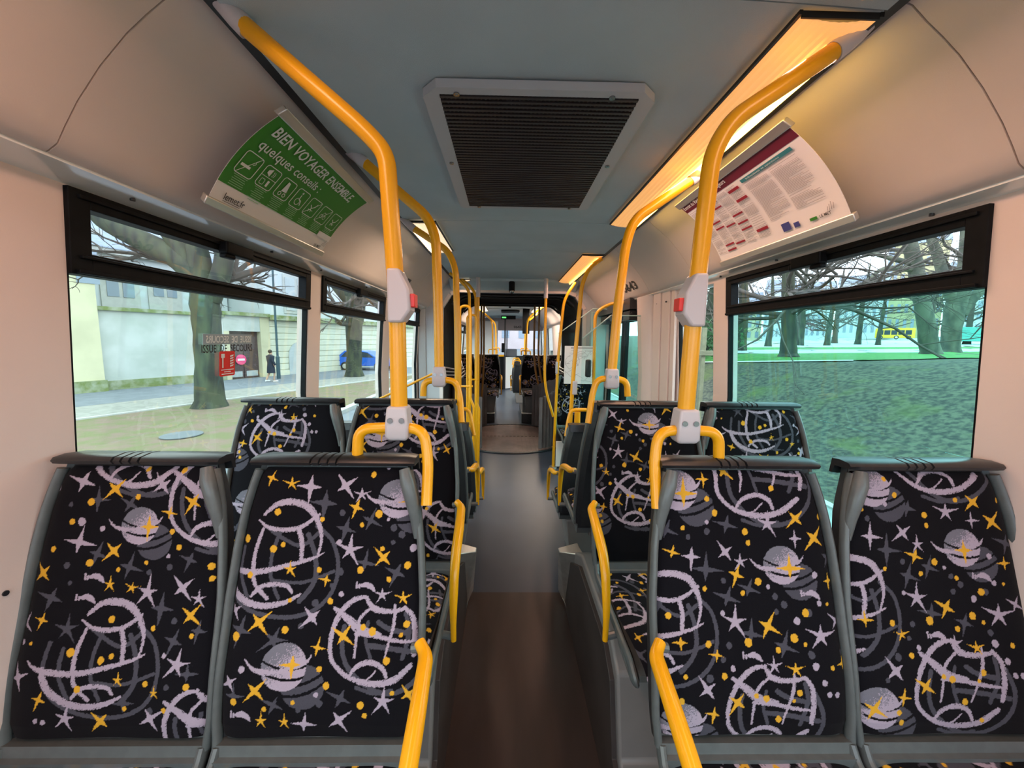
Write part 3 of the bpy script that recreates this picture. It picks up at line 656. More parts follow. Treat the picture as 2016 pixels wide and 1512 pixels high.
# ================================================================= SEAT FABRIC
# woven pattern: stars, dots, ringed planets, brushed globes and comets, as colour on the cloth
FW, FH = .46, .62
BACK_N = Vector((0, -.61, .145)).normalized(); BACK_U = Vector((0, .145, .61)).normalized(); BL = .61
def seat_uv(cx, cz_u, u, v, Yo, c0):      # photo pixel -> (x, s) on a backrest, to take the pattern's measures
    p0 = Vector((cz_u, Yo-.145, c0+.03)); p1 = p0+BACK_N*.016; p = on_plane(u, v, p1, BACK_N)
    return p.x-cz_u, (p-p0).dot(BACK_U)
CR = {1: (0, 860, 2.32), 2: (400, 860, 2.32), 3: (1060, 860, 2.319), 4: (1560, 860, 2.318)}
SEATX = {1: -.895, 2: -.42, 3: .59, 4: 1.063}
K = .00051
MOT = {
1: dict(l='4 375 205 70 20|4 733 222 65 55|4 350 485 72 10|5 662 715 72 5|4 825 695 68 50|5 900 745 42 0|5 812 1038 72 10|4 85 1095 60 70|5 290 1290 60 10|4 680 1290 62 60|d 215 235 13|d 243 238 13|d 362 390 20|d 453 423 14|d 758 550 11|d 750 1000 12|d 95 942 12|d 158 1300 12|d 190 1308 12|d 788 1228 12|4 90 860 55 30',
 y='4 512 240 62 45|4 875 300 60 30|4 765 350 38 10|4 665 415 58 0|4 505 525 60 45|4 183 625 62 45|5 487 680 38 0|5 587 695 36 10|4 865 820 58 40|4 185 840 42 15|5 540 1110 32 0|5 705 1168 28 0|4 182 1198 44 20|4 450 1305 60 40|d 405 300 18|d 617 277 14|d 655 152 12|d 828 155 15|d 320 390 15|d 232 516 14|d 396 580 18|d 525 612 12|d 655 580 10|d 808 508 15|d 952 598 17|d 775 437 14|d 498 840 17|d 690 880 13|d 874 912 12|d 323 985 20|d 460 1022 17|d 507 1003 13|d 357 1150 17|d 667 1127 14|d 857 1137 16|d 564 1245 11|d 748 1250 12|d 140 945 8|d 955 655 14',
 g='4 435 290 58 0|4 580 310 58 30|4 430 540 62 20|4 575 600 62 15|4 860 565 58 20|4 225 740 72 20|4 725 790 72 5|5 300 880 64 0|4 790 935 62 20|4 900 890 48 10|4 560 1220 55 0|d 315 310 12|d 683 265 13|d 295 590 16|d 668 625 14|d 765 600 15|d 308 672 11|d 790 845 15|d 765 1140 14|d 680 1255 16|4 860 1080 50 0',
 P='625 410 85', G='455 1000 250', H='960 300 200|930 1350 200|600 20 210', C='400 645|360 740'),
2: dict(l='4 485 230 75 5|4 645 225 68 55|5 720 265 45 0|5 665 520 75 5|4 490 830 65 50|5 815 725 45 0|5 822 1205 70 5|4 615 1300 62 55|4 455 1320 55 5|4 130 800 50 60|4 120 1120 50 60|d 615 485 13|d 843 380 10|d 955 515 18|d 625 725 14|d 180 1058 16|d 515 1178 12|d 1000 520 10|d 840 145 10',
 y='4 310 190 40 20|5 400 215 40 0|4 695 325 52 20|4 820 555 60 45|4 250 850 65 50|4 520 965 42 10|4 635 915 62 35|4 240 1155 62 45|5 260 1300 36 0|5 365 1308 34 0|5 390 610 40 0|4 555 660 36 10|5 910 740 40 0|4 935 1175 50 60|4 408 1040 60 0|4 945 300 50 0|d 775 175 15|d 800 355 20|d 720 405 12|d 190 470 19|d 315 515 18|d 360 495 12|d 208 635 15|d 523 613 14|d 713 613 18|d 815 515 12|d 930 592 18|d 845 655 14|d 575 758 15|d 370 885 17|d 145 915 20|d 390 752 11|d 770 893 20|d 728 875 15|d 928 860 17|d 903 907 11|d 838 1020 18|d 563 1135 17|d 530 1060 14|d 140 1208 17|d 717 1228 18|d 408 1213 11|d 735 1276 13|d 278 1243 12|d 865 1165 12|d 335 345 17|d 537 380 12',
 g='4 550 305 85 5|4 645 425 66 15|4 760 385 58 25|4 880 625 66 25|4 735 580 56 10|4 165 885 70 15|5 320 930 70 20|4 625 1195 62 25|4 320 1225 56 25|4 140 1180 50 0|d 630 350 16|d 868 418 18|d 905 450 18|d 620 622 18|d 865 485 12|d 440 870 15|d 528 1220 18|d 432 1250 14|d 505 765 18|d 580 685 12',
 P='885 285 90|370 1050 100', G='340 540 250', H='770 930 200|300 -130 200', C='720 685|150 1270'),
3: dict(l='5 1055 400 62 5|4 1178 468 42 0|4 703 550 62 5|4 860 530 58 55|5 930 575 45 0|5 905 850 74 5|4 770 1150 64 55|5 1290 910 74 5|5 1075 1045 46 0|d 775 392 11|d 1268 635 16|d 1058 690 11|d 1288 765 13|d 1187 845 18|d 848 812 13|d 887 1057 14|d 1262 1045 18|d 1300 1118 15|d 1325 1173 14|d 1362 1176 14|4 1375 850 50 40',
 y='4 757 195 42 0|4 860 160 55 45|4 1180 375 58 45|4 1265 465 66 40|4 615 530 40 15|4 1155 605 66 0|4 912 635 56 20|4 1338 665 40 0|4 1055 870 66 30|4 650 940 42 0|4 815 997 36 10|5 1172 1060 42 0|4 910 1215 60 35|4 803 1270 44 10|4 1398 1040 40 0|4 665 260 70 0|d 812 350 17|d 775 285 14|d 1070 237 15|d 1302 370 14|d 952 437 17|d 966 488 14|d 663 418 12|d 1012 667 18|d 942 720 13|d 765 698 12|d 1225 808 20|d 1172 922 20|d 962 942 20|d 1097 975 14|d 777 948 16|d 598 822 16|d 847 1090 16|d 668 1090 12|d 1190 1167 15|d 1042 1195 17|d 995 1182 13|d 1102 1295 16|d 1168 1205 10|d 652 1205 16|d 1338 1052 12|d 1328 768 9|d 1220 950 10',
 g='4 590 430 56 20|4 865 405 60 15|4 770 610 76 5|4 970 700 56 20|4 870 740 66 20|4 975 905 64 10|4 1125 960 64 20|4 1340 560 56 30|d 775 435 16|d 688 460 14|d 852 662 14|d 1090 735 16|d 1130 772 18|d 873 955 16|d 1245 995 18|d 843 1015 14|d 780 1100 20|d 1240 808 18|d 1095 805 14|d 1400 990 16',
 P='1120 590 88|640 245 95|660 1320 95', G='560 860 240', H='1060 1240 200|1010 170 200', C='960 1000|1230 720'),
4: dict(l='5 715 345 60 5|4 830 385 40 0|4 363 458 62 5|4 515 440 60 55|5 585 495 45 0|5 582 740 70 5|4 465 1065 66 55|5 950 815 74 5|5 750 945 46 0|4 1030 770 50 30|d 433 310 12|d 910 548 14|d 710 603 10|d 933 672 13|d 842 745 16|d 520 717 11|d 928 945 18|d 580 965 12|d 976 1022 15|d 1008 1085 14|d 1042 1085 14',
 y='4 835 300 56 45|4 920 390 60 40|4 800 522 58 0|4 572 548 50 20|4 980 580 40 0|4 718 785 62 30|5 505 905 36 0|5 845 965 40 0|4 605 1138 58 35|4 505 1188 42 10|4 375 1245 62 30|4 340 840 40 0|d 427 195 13|d 477 268 14|d 326 333 10|d 618 360 16|d 627 408 12|d 757 290 12|d 957 293 13|d 664 577 17|d 601 630 12|d 432 605 11|d 765 650 11|d 875 713 18|d 463 853 15|d 836 823 18|d 640 845 20|d 766 882 14|d 884 852 10|d 543 998 14|d 868 1075 15|d 848 1112 10|d 688 1093 12|d 727 1105 17|d 790 1210 16|d 1003 952 12|d 975 675 8|d 503 1308 14|d 488 1260 14|d 875 1300 12',
 g='4 538 328 58 15|4 440 520 74 5|4 635 600 58 20|4 540 640 64 20|4 650 810 62 10|4 800 855 60 20|4 990 490 66 20|d 442 350 14|d 350 375 14|d 515 573 14|d 740 642 14|d 783 680 16|d 558 860 14|d 912 897 16|d 750 712 14|d 538 922 12|d 425 1105 12|d 895 712 16|d 480 1003 18',
 P='790 510 88|370 235 90|395 1240 95', G='240 790 240', H='760 1130 205|680 60 200', C='650 910|860 640'),
}
GL = [([(390,815),(450,765),(520,755),(590,780),(635,850),(650,930),(630,1010)], [15,30,38,40,30,18,10]), ([(365,840),(410,875),(480,887),(560,872),(640,815)], [10,20,26,24,16]),
 ([(385,880),(355,960),(340,1040),(345,1130),(400,1200)], [16,22,24,22,20]), ([(545,880),(560,950),(555,1030)], [26,26,22]),
 ([(135,1020),(160,1045),(220,1070),(350,1080),(480,1055),(600,1022),(660,995)], [6,16,30,30,26,18,6]), ([(200,1060),(220,1140),(280,1200),(370,1232),(470,1222),(550,1185)], [30,38,38,34,28,12]), ([(330,1190),(370,1150),(430,1137),(490,1145),(512,1175)], [16,24,24,22,16])]
GG = [([(230,940),(205,1060),(235,1180),(330,1255),(470,1285),(600,1260),(690,1180),(725,1060),(700,940),(630,870)], [22]*10), ([(460,900),(425,1000),(418,1100),(450,1200)], [20]*4), ([(590,910),(622,1020),(612,1130),(545,1215)], [26]*4),
 ([(430,1120),(560,1130),(705,1080)], [18]*3), ([(290,970),(275,1080),(310,1190)], [22]*3), ([(400,870),(480,930),(560,960),(640,900)], [20]*4)]
HL = [([(745,733),(690,745),(640,785),(600,850),(580,930),(585,1010),(625,1065),(690,1105),(780,1122),(870,1105),(945,1045)], [16,26,28,28,24,22,22,26,32,34,26]), ([(593,788),(660,840),(720,890),(800,908)], [18,40,50,30]),
 ([(740,735),(775,785),(850,800),(925,785)], [14,34,26,18]), ([(755,790),(710,840),(697,920),(690,1010)], [14,18,16,10]), ([(875,770),(872,850),(850,930),(828,1010)], [12,20,14,8]), ([(920,780),(955,830),(965,920),(960,1000)], [18,26,28,24]),
 ([(690,905),(780,912),(880,932),(965,940)], [12,22,22,10]), ([(670,1090),(700,1048),(760,1028),(815,1048),(838,1090)], [12,24,28,26,18]), ([(670,1095),(740,1108),(790,1065)], [8,10,8])]
HG = [([(640,870),(632,950),(655,1040),(730,1120),(830,1165),(930,1140),(1000,1060),(1010,960),(970,860)], [24]*9), ([(750,850),(740,930),(765,1010)], [18]*3), ([(800,850),(850,880),(940,900)], [26]*3), ([(750,955),(850,965),(990,990)], [26]*3), ([(925,810),(938,900),(910,1010)], [22]*3), ([(700,1140),(780,1165),(860,1150)], [20]*3)]
NAVY, GREYC, LILAC, YELC = (.0035, .0035, .006), (.060, .060, .080), (.36, .31, .40), (.62, .34, .03)
RN = np.random.RandomState(5)
_noise = RN.rand(64, 64)
def vnoise(x, y, s):
    x = x*s; y = y*s; i = np.floor(x).astype(int); j = np.floor(y).astype(int); a = x-i; b = y-j
    g = lambda p, q: _noise[p % 64, q % 64]
    return (g(i, j)*(1-a)+g(i+1, j)*a)*(1-b)+(g(i, j+1)*(1-a)+g(i+1, j+1)*a)*b
def paint(X, S, lists, k=K):
    """colour for cloth points; lists = motif dictionary in metres"""
    C = np.empty(X.shape+(3,)); C[:] = NAVY
    lists = dict(lists)
    for kk in 'GH': lists[kk] = [(g[0], g[1], g[2], (lambda a, b, n, g=g: (g[0]+(g[3]*a+g[4]*b)*g[7]/n, g[1]+(g[5]*a+g[6]*b)*g[7]/n))) for g in lists[kk]]
    X = X+.0022*(vnoise(X, S, 420)-.5); S = S+.0022*(vnoise(S+3, X, 420)-.5)
    sp = vnoise(X+1, S+2, 1500)
    def put(m, c, f=None):
        C[m] = c
    def stroke(pts, ws, c, dith=0):
        for (p, q, w0, w1) in zip(pts[:-1], pts[1:], ws[:-1], ws[1:]):
            dx, dy = q[0]-p[0], q[1]-p[1]; L2 = dx*dx+dy*dy+1e-12
            t = np.clip(((X-p[0])*dx+(S-p[1])*dy)/L2, 0, 1); d = np.hypot(X-p[0]-t*dx, S-p[1]-t*dy); w = (w0+(w1-w0)*t)/2*.86
            m = d < w
            if dith: m &= (sp > .28) | (d < w*.55)
            C[m] = c
    def smooth(pts, ws, n=5):
        P = np.array(pts, float); o = []; ow = []
        for i in range(len(P)-1):
            p0, p1, p2, p3 = P[max(i-1, 0)], P[i], P[i+1], P[min(i+2, len(P)-1)]
            for j in range(n):
                t = j/n; o.append(.5*((2*p1)+(-p0+p2)*t+(2*p0-5*p1+4*p2-p3)*t*t+(-p0+3*p1-3*p2+p3)*t**3)); ow.append(ws[i]*(1-t)+ws[i+1]*t)
        o.append(P[-1]); ow.append(ws[-1]); return o, ow
    def star(n, x, y, r, rot, c, rr):
        ang = np.arctan2(S-y, X-x); d = np.hypot(X-x, S-y)
        near = d < r*1.3
        if not near.any(): return
        a = (ang-math.radians(90-rot)) % (2*PI); seg = 2*PI/n; kk = np.floor(a/seg+.5).astype(int) % n; da = np.abs((a+seg/2) % seg - seg/2)
        lens = np.array([1+.28*math.sin(x*900+i*2.3+y*700) for i in range(n)])[kk]*r
        inner = r*.24
        # edge from tip (lens,0) to notch (inner, seg/2)
        px, py = d*np.cos(da), d*np.sin(da); nx, ny = inner*math.cos(seg/2), inner*math.sin(seg/2)
        m = near & ((px < lens) & (py*(lens-nx) < ny*(lens-px)+0*py) | (d < inner*.9)); C[m] = c
    def dots(lst, c):
        for (x, y, r) in lst: C[((X-x)**2/(r*.95)**2+(S-y)**2/(r*1.05)**2) < 1] = c
    # grey layer
    for (x, y, R, J) in lists['G']:
        for pts, ws in GG:
            P, w = smooth([J(px-455, py-1000, 250) for px, py in pts], [q/250*R for q in ws]); stroke(P, w, GREYC)
    for (x, y, R, J) in lists['H']:
        for pts, ws in HG:
            P, w = smooth([J(px-770, py-930, 200) for px, py in pts], [q/200*R for q in ws]); stroke(P, w, GREYC)
    for s in lists['g']:
        if s[0] == 'd': dots([s[1:4]], GREYC)
        else: star(s[0], *s[1:5], GREYC, 0)
    for (x, y, R) in lists['P']:
        cx, cy = x+R*.9, y-R*.85
        m = (X-cx)**2+(S-cy)**2 < (R*.95)**2; C[m] = GREYC
        for k0 in (0, .45):
            yy = cy+R*(.15-k0)+.28*(X-cx); m2 = (np.abs(S-yy+.25*(X-cx)**2/R*-1) < R*.07) & ((X-cx)**2+(S-cy)**2 < (R*1.05)**2); C[m2] = NAVY
    # lilac layer
    for (x, y, R) in lists['P']:
        r2_ = (X-x)**2+(S-y)**2; m = r2_ < R*R
        shade = sp + .55*((X-x)+(y-S)*1.1)/R
        C[m & (shade > .35)] = LILAC; C[m & (shade <= .35)] = (.15, .15, .19)
        for yo, w in ((.02, .09), (-.42, .10)):
            yy = y+R*yo-.12*(X-x)+.25*(X-x)**2/R - R*.1; C[m & (np.abs(S-yy) < R*w*.6)] = NAVY
        for pts, ws in (([(-1.75,.35),(-1.35,-.05),(-.8,-.2),(-.1,-.18)], [.03,.2,.3,.12]), ([(-.1,-.1),(.6,.02),(1.0,.22),(1.2,.5)], [.2,.22,.18,.02])):
            P, w = smooth([(x+a*R, y+b*R) for a, b in pts], [q*R for q in ws]); stroke(P, w, LILAC, 1)
    for (x, y, R, J) in lists['G']:
        for pts, ws in GL:
            P, w = smooth([J(px-455, py-1000, 250) for px, py in pts], [q/250*R for q in ws]); stroke(P, w, LILAC, 1)
    for (x, y, R, J) in lists['H']:
        for pts, ws in HL:
            P, w = smooth([J(px-770, py-930, 200) for px, py in pts], [q/200*R for q in ws]); stroke(P, w, LILAC, 1)
    for (x, y) in lists['C']:
        P, w = smooth([(x, y), (x+.012, y+.002), (x+.024, y-.004), (x+.032, y-.013)], [.008, .016, .013, .002]); stroke(P, w, LILAC)
        dots([(x-.012+.006*(i % 2), y-.004+.005*(i//2), .0028) for i in range(5)], LILAC)
    for s in lists['l']:
        if s[0] == 'd': dots([s[1:4]], LILAC)
        else: star(s[0], *s[1:5], LILAC, 0)
    for s in lists['y']:
        if s[0] == 'd': dots([s[1:4]], YELC)
        else: star(s[0], *s[1:5], YELC, 0)
    C *= (1+.10*(sp-.5))[..., None]
    return C
def motif_lists(c):
    ox, oy, sc = CR[c]; cx = SEATX[c]
    def cv(x, y): return seat_uv(0, cx, ox+x/sc, oy+y/sc, .93, .56)
    out = {}
    for key in 'lyg':
        L = []
        for w in MOT[c][key].split('|'):
            q = w.split(); x, y = cv(float(q[1]), float(q[2]))
            if q[0] == 'd': L.append(('d', x, y, float(q[3])*K*.9))
            else: L.append((int(q[0]), x, y, float(q[3])*K*.95, float(q[4])))
        out[key] = L
    out['P'] = [(*cv(float(w.split()[0]), float(w.split()[1])), float(w.split()[2])*K) for w in MOT[c]['P'].split('|')]
    for key in 'GH':
        out[key] = []
        for w in MOT[c][key].split('|'):
            u, v, r = map(float, w.split()); p = cv(u, v); a = cv(u+40, v); b = cv(u, v+40)
            out[key].append((*p, r*K, (a[0]-p[0])/40, (b[0]-p[0])/40, (a[1]-p[1])/40, (b[1]-p[1])/40, r))
    out['C'] = [cv(*map(float, w.split())) for w in MOT[c]['C'].split('|')]
    return out
LISTS = {c: motif_lists(c) for c in MOT}
def shifted(L, dx, ds):
    out = {}
    for k, v in L.items():
        out[k] = [((q[0], q[1]+dx, q[2]+ds)+tuple(q[3:])) if k in 'lyg' else ((q[0]+dx, q[1]+ds)+tuple(q[2:])) for q in v]
    return out
def merged(*Ls): return {k: sum((L[k] for L in Ls), []) for k in Ls[0]}
cloth = bpy.data.materials.new('patterned_moquette'); cloth.use_nodes = True; t = cloth.node_tree; b = t.nodes['Principled BSDF']
at = t.nodes.new('ShaderNodeAttribute'); at.attribute_name = 'weave'; t.links.new(at.outputs['Color'], b.inputs['Base Color'])
b.inputs['Roughness'].default_value = .9; b.inputs['Specular IOR Level'].default_value = .1; b.inputs['Sheen Weight'].default_value = .03; b.inputs['Sheen Roughness'].default_value = .5
n2 = t.nodes.new('ShaderNodeTexNoise'); n2.inputs['Scale'].default_value = 900; bp = t.nodes.new('ShaderNodeBump'); bp.inputs['Strength'].default_value = .25; bp.inputs['Distance'].default_value = .002
tcn = t.nodes.new('ShaderNodeTexCoord'); t.links.new(tcn.outputs['Object'], n2.inputs['Vector']); t.links.new(n2.outputs['Fac'], bp.inputs['Height']); t.links.new(bp.outputs[0], b.inputs['Normal'])
def cloth_mesh(name, pos, PX, PS, lists):
    nu, nv = PX.shape; me = bpy.data.meshes.new(name); V = pos.reshape(-1, 3)
    i, j = np.meshgrid(np.arange(nu-1), np.arange(nv-1), indexing='ij'); a = (i*nv+j).ravel()
    F = np.stack([a, a+nv, a+nv+1, a+1], 1).astype(np.int32)
    me.vertices.add(len(V)); me.vertices.foreach_set('co', V.astype(np.float32).ravel())
    me.loops.add(F.size); me.loops.foreach_set('vertex_index', F.ravel()); me.polygons.add(len(F))
    me.polygons.foreach_set('loop_start', np.arange(0, F.size, 4, dtype=np.int32)); me.polygons.foreach_set('loop_total', np.full(len(F), 4, np.int32))
    me.update(calc_edges=True); me.polygons.foreach_set('use_smooth', [True]*len(F))
    col = paint(PX, PS, lists); at = me.color_attributes.new('weave', 'FLOAT_COLOR', 'POINT')
    at.data.foreach_set('color', np.concatenate([col.reshape(-1, 3), np.ones((len(V), 1))], 1).astype(np.float32).ravel())
    me.materials.append(cloth); return me
HWS = [0, .03, .12, .30, .42, .50, .56, .60, .62]; HWX = [.216, .221, .221, .218, .209, .199, .186, .174, .168]
def hw(s): return np.interp(s, HWS, HWX)
def lumbar(s): return .012*np.sin(np.clip(s/.62, 0, 1)*PI)*0 + .010*np.exp(-((s-.13)/.09)**2)
def back_mesh(name, lists, res=.0016):
    nu, nv = int(.44/res), int(.60/res); a = np.linspace(-1, 1, nu)[:, None]*np.ones((1, nv)); s = np.ones((nu, 1))*np.linspace(0, .605, nv)[None]
    x = a*hw(s); n = .016*(1-np.abs(a)**10) - .016 + .008*(a**2) + lumbar(s) + .006*np.clip((.03-s)/.03, 0, 1)*-1 + .002*(vnoise(x, s, 14)-.5)
    n = n - .012*np.clip((s-.58)/.025, 0, 1)**2 + .008
    pos = np.stack([x, -.145+s*BACK_U.y+n*BACK_N.y, .03+s*BACK_U.z+n*BACK_N.z], -1)
    return cloth_mesh(name, pos, x, s, lists)
CUD = .42
def cush_mesh(name, lists, res=.0026):
    nu, nv = int(.44/res), int(.50/res); a = np.linspace(-1, 1, nu)[:, None]*np.ones((1, nv)); s = np.ones((nu, 1))*np.linspace(0, .50, nv)[None]
    x = a*(.205-.02*np.clip((s-.30)/.2, 0, 1)); R = .05
    t = np.clip(s-CUD, 0, None); ang = np.clip(t/R, 0, PI/2); y = -np.minimum(s, CUD)-R*np.sin(ang); z = -(R-R*np.cos(ang)) - .0*s
    z = z - .018*np.abs(a)**8 - .006*(1-a**2) + .012*np.exp(-((s-.33)/.08)**2)
    pos = np.stack([x, -.166+y, z], -1)
    return cloth_mesh(name, pos, x, s, lists)

# ================================================================= SEATS
def rail_pts(side, off=.010):
    P = []
    for s in np.linspace(-.02, .60, 22):
        x = side*(hw(max(s, 0))+off); n = .004 + (.006*math.exp(-((s-.13)/.1)**2))
        P.append((x, -.145+s*BACK_U.y+n*BACK_N.y, .03+s*BACK_U.z+n*BACK_N.z))
    return P
def bpt(x, s, n): return (x, -.145+s*BACK_U.y+n*BACK_N.y, .03+s*BACK_U.z+n*BACK_N.z)
def build_seat(label, group, loc, ped, ear, backmesh, cushmesh, rot=0, arm=True, hand=None):
    root = thing('bus_seat', label, 'seat', loc, group); root.rotation_euler = (0, 0, rot)
    def add(mb, name, m, parent=root, **k):
        if parent is root: mb.v = [(x, y, z+ped) for x, y, z in mb.v]
        else: mb.v = [(x, y, z+ped) for x, y, z in mb.v]
        return mb.build(name, m, parent, world=False, **k)
    o = bpy.data.objects.new('backrest', backmesh); COL.objects.link(o); o.parent = root; o.location = (0, 0, ped)
    o = bpy.data.objects.new('seat_cushion', cushmesh); COL.objects.link(o); o.parent = root; o.location = (0, 0, ped)
    # moulded shell
    sh = MB(); ss = list(np.linspace(-.02, .63, 16)); rings = []
    for s in ss:
        w = float(hw(max(s, 0)))+.012; th = .052 if s < .5 else .052-.016*(s-.5)/.13
        ring = [bpt(-w, s, -.004), bpt(-w, s, -th*.6), bpt(-w*.9, s, -th), bpt(-.085, s, -th), bpt(-.075, s, -th-.008), bpt(-.055, s, -th-.008), bpt(-.045, s, -th),
                bpt(.045, s, -th), bpt(.055, s, -th-.008), bpt(.075, s, -th-.008), bpt(.085, s, -th), bpt(w*.9, s, -th), bpt(w, s, -th*.6), bpt(w, s, -.004), bpt(w*.95, s, -.012), bpt(-w*.95, s, -.012)]
        rings.append(ring)
    v = [p for r_ in rings for p in r_]; n = 16; f = [tuple(range(n))[::-1], tuple((len(ss)-1)*n+i for i in range(n))]
    for i in range(len(ss)-1):
        for k in range(n): f.append((i*n+k, i*n+(k+1) % n, (i+1)*n+(k+1) % n, (i+1)*n+k))
    sh.add(v, f); shell = add(sh, 'shell', M['shell'])
    # side rails of the frame, thicker ear on the aisle side
    fr = MB()
    for side in (-1, 1):
        fr.tube(rail_pts(side), .0105, 12, flat=(1.25, .8), ref=(0, -1, 0))
    e = ear; P = [bpt(e*(float(hw(s))+.004), s, nn) for s, nn in ((.44, .002), (.49, .012), (.535, .022), (.575, .028), (.605, .024))]
    fr.tube(P, [.010, .013, .016, .017, .013], 14)
    for s0, th in ((-.022, .013),):
        a_ = .225; fr.hexa([bpt(-a_, s0-th, -.01), bpt(a_, s0-th, -.01), bpt(a_, s0-th, .018), bpt(-a_, s0-th, .018), bpt(-a_, s0+th, -.01), bpt(a_, s0+th, -.01), bpt(a_, s0+th, .016), bpt(-a_, s0+th, .016)])
    fr.box((-.222, -.182, -.020), (.222, -.165, .004))
    add(fr, 'frame', M['frame'], bevel=0)
    pn = MB().hexa([(-.215, -.168, -.03), (.215, -.168, -.03), (.215, -.135, -.03), (-.215, -.135, -.03), (-.215, -.168, -.012), (.215, -.168, -.012), (.215, -.13, .03), (-.215, -.13, .03)])
    add(pn, 'lower_panel', M['dark'])
    # headrest cap
    cp = MB(); w = .199; prof = [(-.020, .628), (-.025, .637), (-.018, .645), (.012, .648), (.040, .644), (.046, .60), (.036, .60), (.028, .625)]
    xs = [-w, -w+.02] + [-.0525+.021*k+q for k in range(4) for q in (-.003, -.0015, .0015, .003)] + [w-.02, w]; xs = sorted(xs)
    v = []; f = []; n = len(prof)
    for x in xs:
        shr = .86 if abs(x) > w-.001 else 1
        gr = .004 if any(abs(x-(-.0525+.021*k)) < .002 for k in range(4)) else 0
        for (y, z) in prof: v.append((x-.0, (y+.01)*(shr)-.01+(.004 if gr and y < .02 else 0), (z-.63)*shr+.63-(gr if z > .63 else 0)))
    for i in range(len(xs)-1):
        for k in range(n): f.append((i*n+k, i*n+(k+1) % n, (i+1)*n+(k+1) % n, (i+1)*n+k))
    f += [tuple(range(n))[::-1], tuple((len(xs)-1)*n+i for i in range(n))]
    cp.add(v, f); cap = add(cp, 'headrest_cap', M['cap'], smooth=50)
    # tray, side rails and pedestal
    tr = MB(); tr.hexa([(-.20, -.60, -.065), (.20, -.60, -.065), (.215, -.16, -.07), (-.215, -.16, -.07), (-.20, -.60, -.045), (.20, -.60, -.045), (.21, -.16, -.02), (-.21, -.16, -.02)])
    for side in (-1, 1):
        tr.tube(arc_path([(side*.221, -.155, .015), (side*.222, -.18, -.022), (side*.216, -.56, -.035), (side*.212, -.60, -.065), (side*.205, -.57, -.085), (side*.205, -.45, -.075)], .03, 6), .013, 10, flat=(1.35, .8))
    add(tr, 'seat_tray', M['frame'])
    if ped > .10:
        pd = MB(); pd.hexa([(-.14, -.36, -ped), (.14, -.36, -ped), (.14, -.10, -ped), (-.14, -.10, -ped), (-.17, -.46, -.068), (.17, -.46, -.068), (.17, -.14, -.068), (-.17, -.14, -.068)])
        add(pd, 'pedestal', M['arch'], bevel=.008)
    else:
        pd = MB().box((-.15, -.42, -ped), (.15, -.16, -.066)); add(pd, 'pedestal', M['arch'])
    if arm:
        e = ear; ax = e*.262
        P = arc_path([(e*.235, -.150, .268), (e*.255, -.175, .258), (ax, -.30, .238), (ax, -.42, .19), (ax, -.462, .05), (ax, -.458, -.055)], .09, 8)
        rs = [.009+.008*math.sin(PI*min(1, .15+.85*i/(len(P)-1))) for i in range(len(P))]
        am = MB().tube(P, rs, 14, flat=(1.0, 1.0)); add(am, 'armrest', M['yellow'])
        mt = MB().tube([(e*.225, -.445, -.045), (e*.262, -.452, -.048)], .012, 10); add(mt, 'armrest_mount', M['frame']); add(MB().tube([(e*.22, -.15, .255), (e*.245, -.155, .262)], .011, 10), 'armrest_mount', M['frame'])
    return root
BK = {c: back_mesh('backrest_cloth', LISTS[c]) for c in MOT}
BKs = {1: back_mesh('backrest_cloth', merged(shifted(LISTS[4], -.06, .36), shifted(LISTS[3], .02, -.34)), .0022),
       2: back_mesh('backrest_cloth', merged(shifted(LISTS[2], -.02, .33), shifted(LISTS[1], 0, -.40)), .0022),
       3: back_mesh('backrest_cloth', merged(shifted(LISTS[4], -.07, .12), shifted(LISTS[1], .05, .62)), .0022),
       4: back_mesh('backrest_cloth', merged(shifted(LISTS[1], .05, .36), shifted(LISTS[3], 0, -.45)), .0022)}
CU = [cush_mesh('cushion_cloth', merged(shifted(LISTS[c], 0, -.06), shifted(LISTS[1], .1, -.75))) for c in (2, 3)]
G1 = None
for c, nm in ((1, 'window-side seat of the front pair below the exit lettering'), (2, 'aisle seat of the front pair on the green poster side'), (3, 'aisle seat of the front pair on the notice poster side'), (4, 'window-side seat of the front pair by the park window')):
    build_seat('star and planet patterned '+nm, 'rear-facing patterned seats', (SEATX[c], .93, .18), .38, 1 if c < 3 else -1, BK[c], CU[c % 2], arm=c in (2, 3))
for c, x, nm in ((1, -.877, 'window-side seat of the second pair by the tree-trunk window'), (2, -.418, 'aisle seat of the second pair, behind the green poster stanchion'), (3, .590, 'aisle seat of the second pair, behind the notice side stanchion'), (4, 1.037, 'window-side seat of the second pair by the park window edge')):
    build_seat('patterned '+nm, 'rear-facing patterned seats', (x, 1.57, .50), .104, 1 if c < 3 else -1, BKs[c], CU[c % 2], arm=c in (2, 3))
for x, e, nm in ((-.418, -1, 'forward-facing seat back to back with the second pair, green poster side, its armrest loop showing'), (.590, 1, 'forward-facing seat back to back with the second pair, notice side, its cushion showing')):
    build_seat(nm, 'back to back seats', (x, 1.70, .50), .085, e, BKs[1], CU[0], rot=PI)
for x, e, arm, nm in ((-.425, -1, True, 'low seat turned away, black ribbed shell, by the hoop rails'), (-.88, 1, False, 'window-side low seat turned away beside the hoop rails'), (.60, 1, True, 'low seat turned away, black ribbed shell, before the glass screen'), (1.06, -1, False, 'inner low seat turned away before the glass screen')):
    build_seat(nm, 'seats turned away from the rear', (x, 2.36, 0), .335, e, BKs[2], CU[1], rot=PI, arm=arm)
for x, nm in ((.86, 'patterned seat seen through the glass screen under the pinned map'),):
    build_seat(nm, None, (x, 4.72, 0), .45, -1, BKs[3], CU[1], arm=False)
far = []
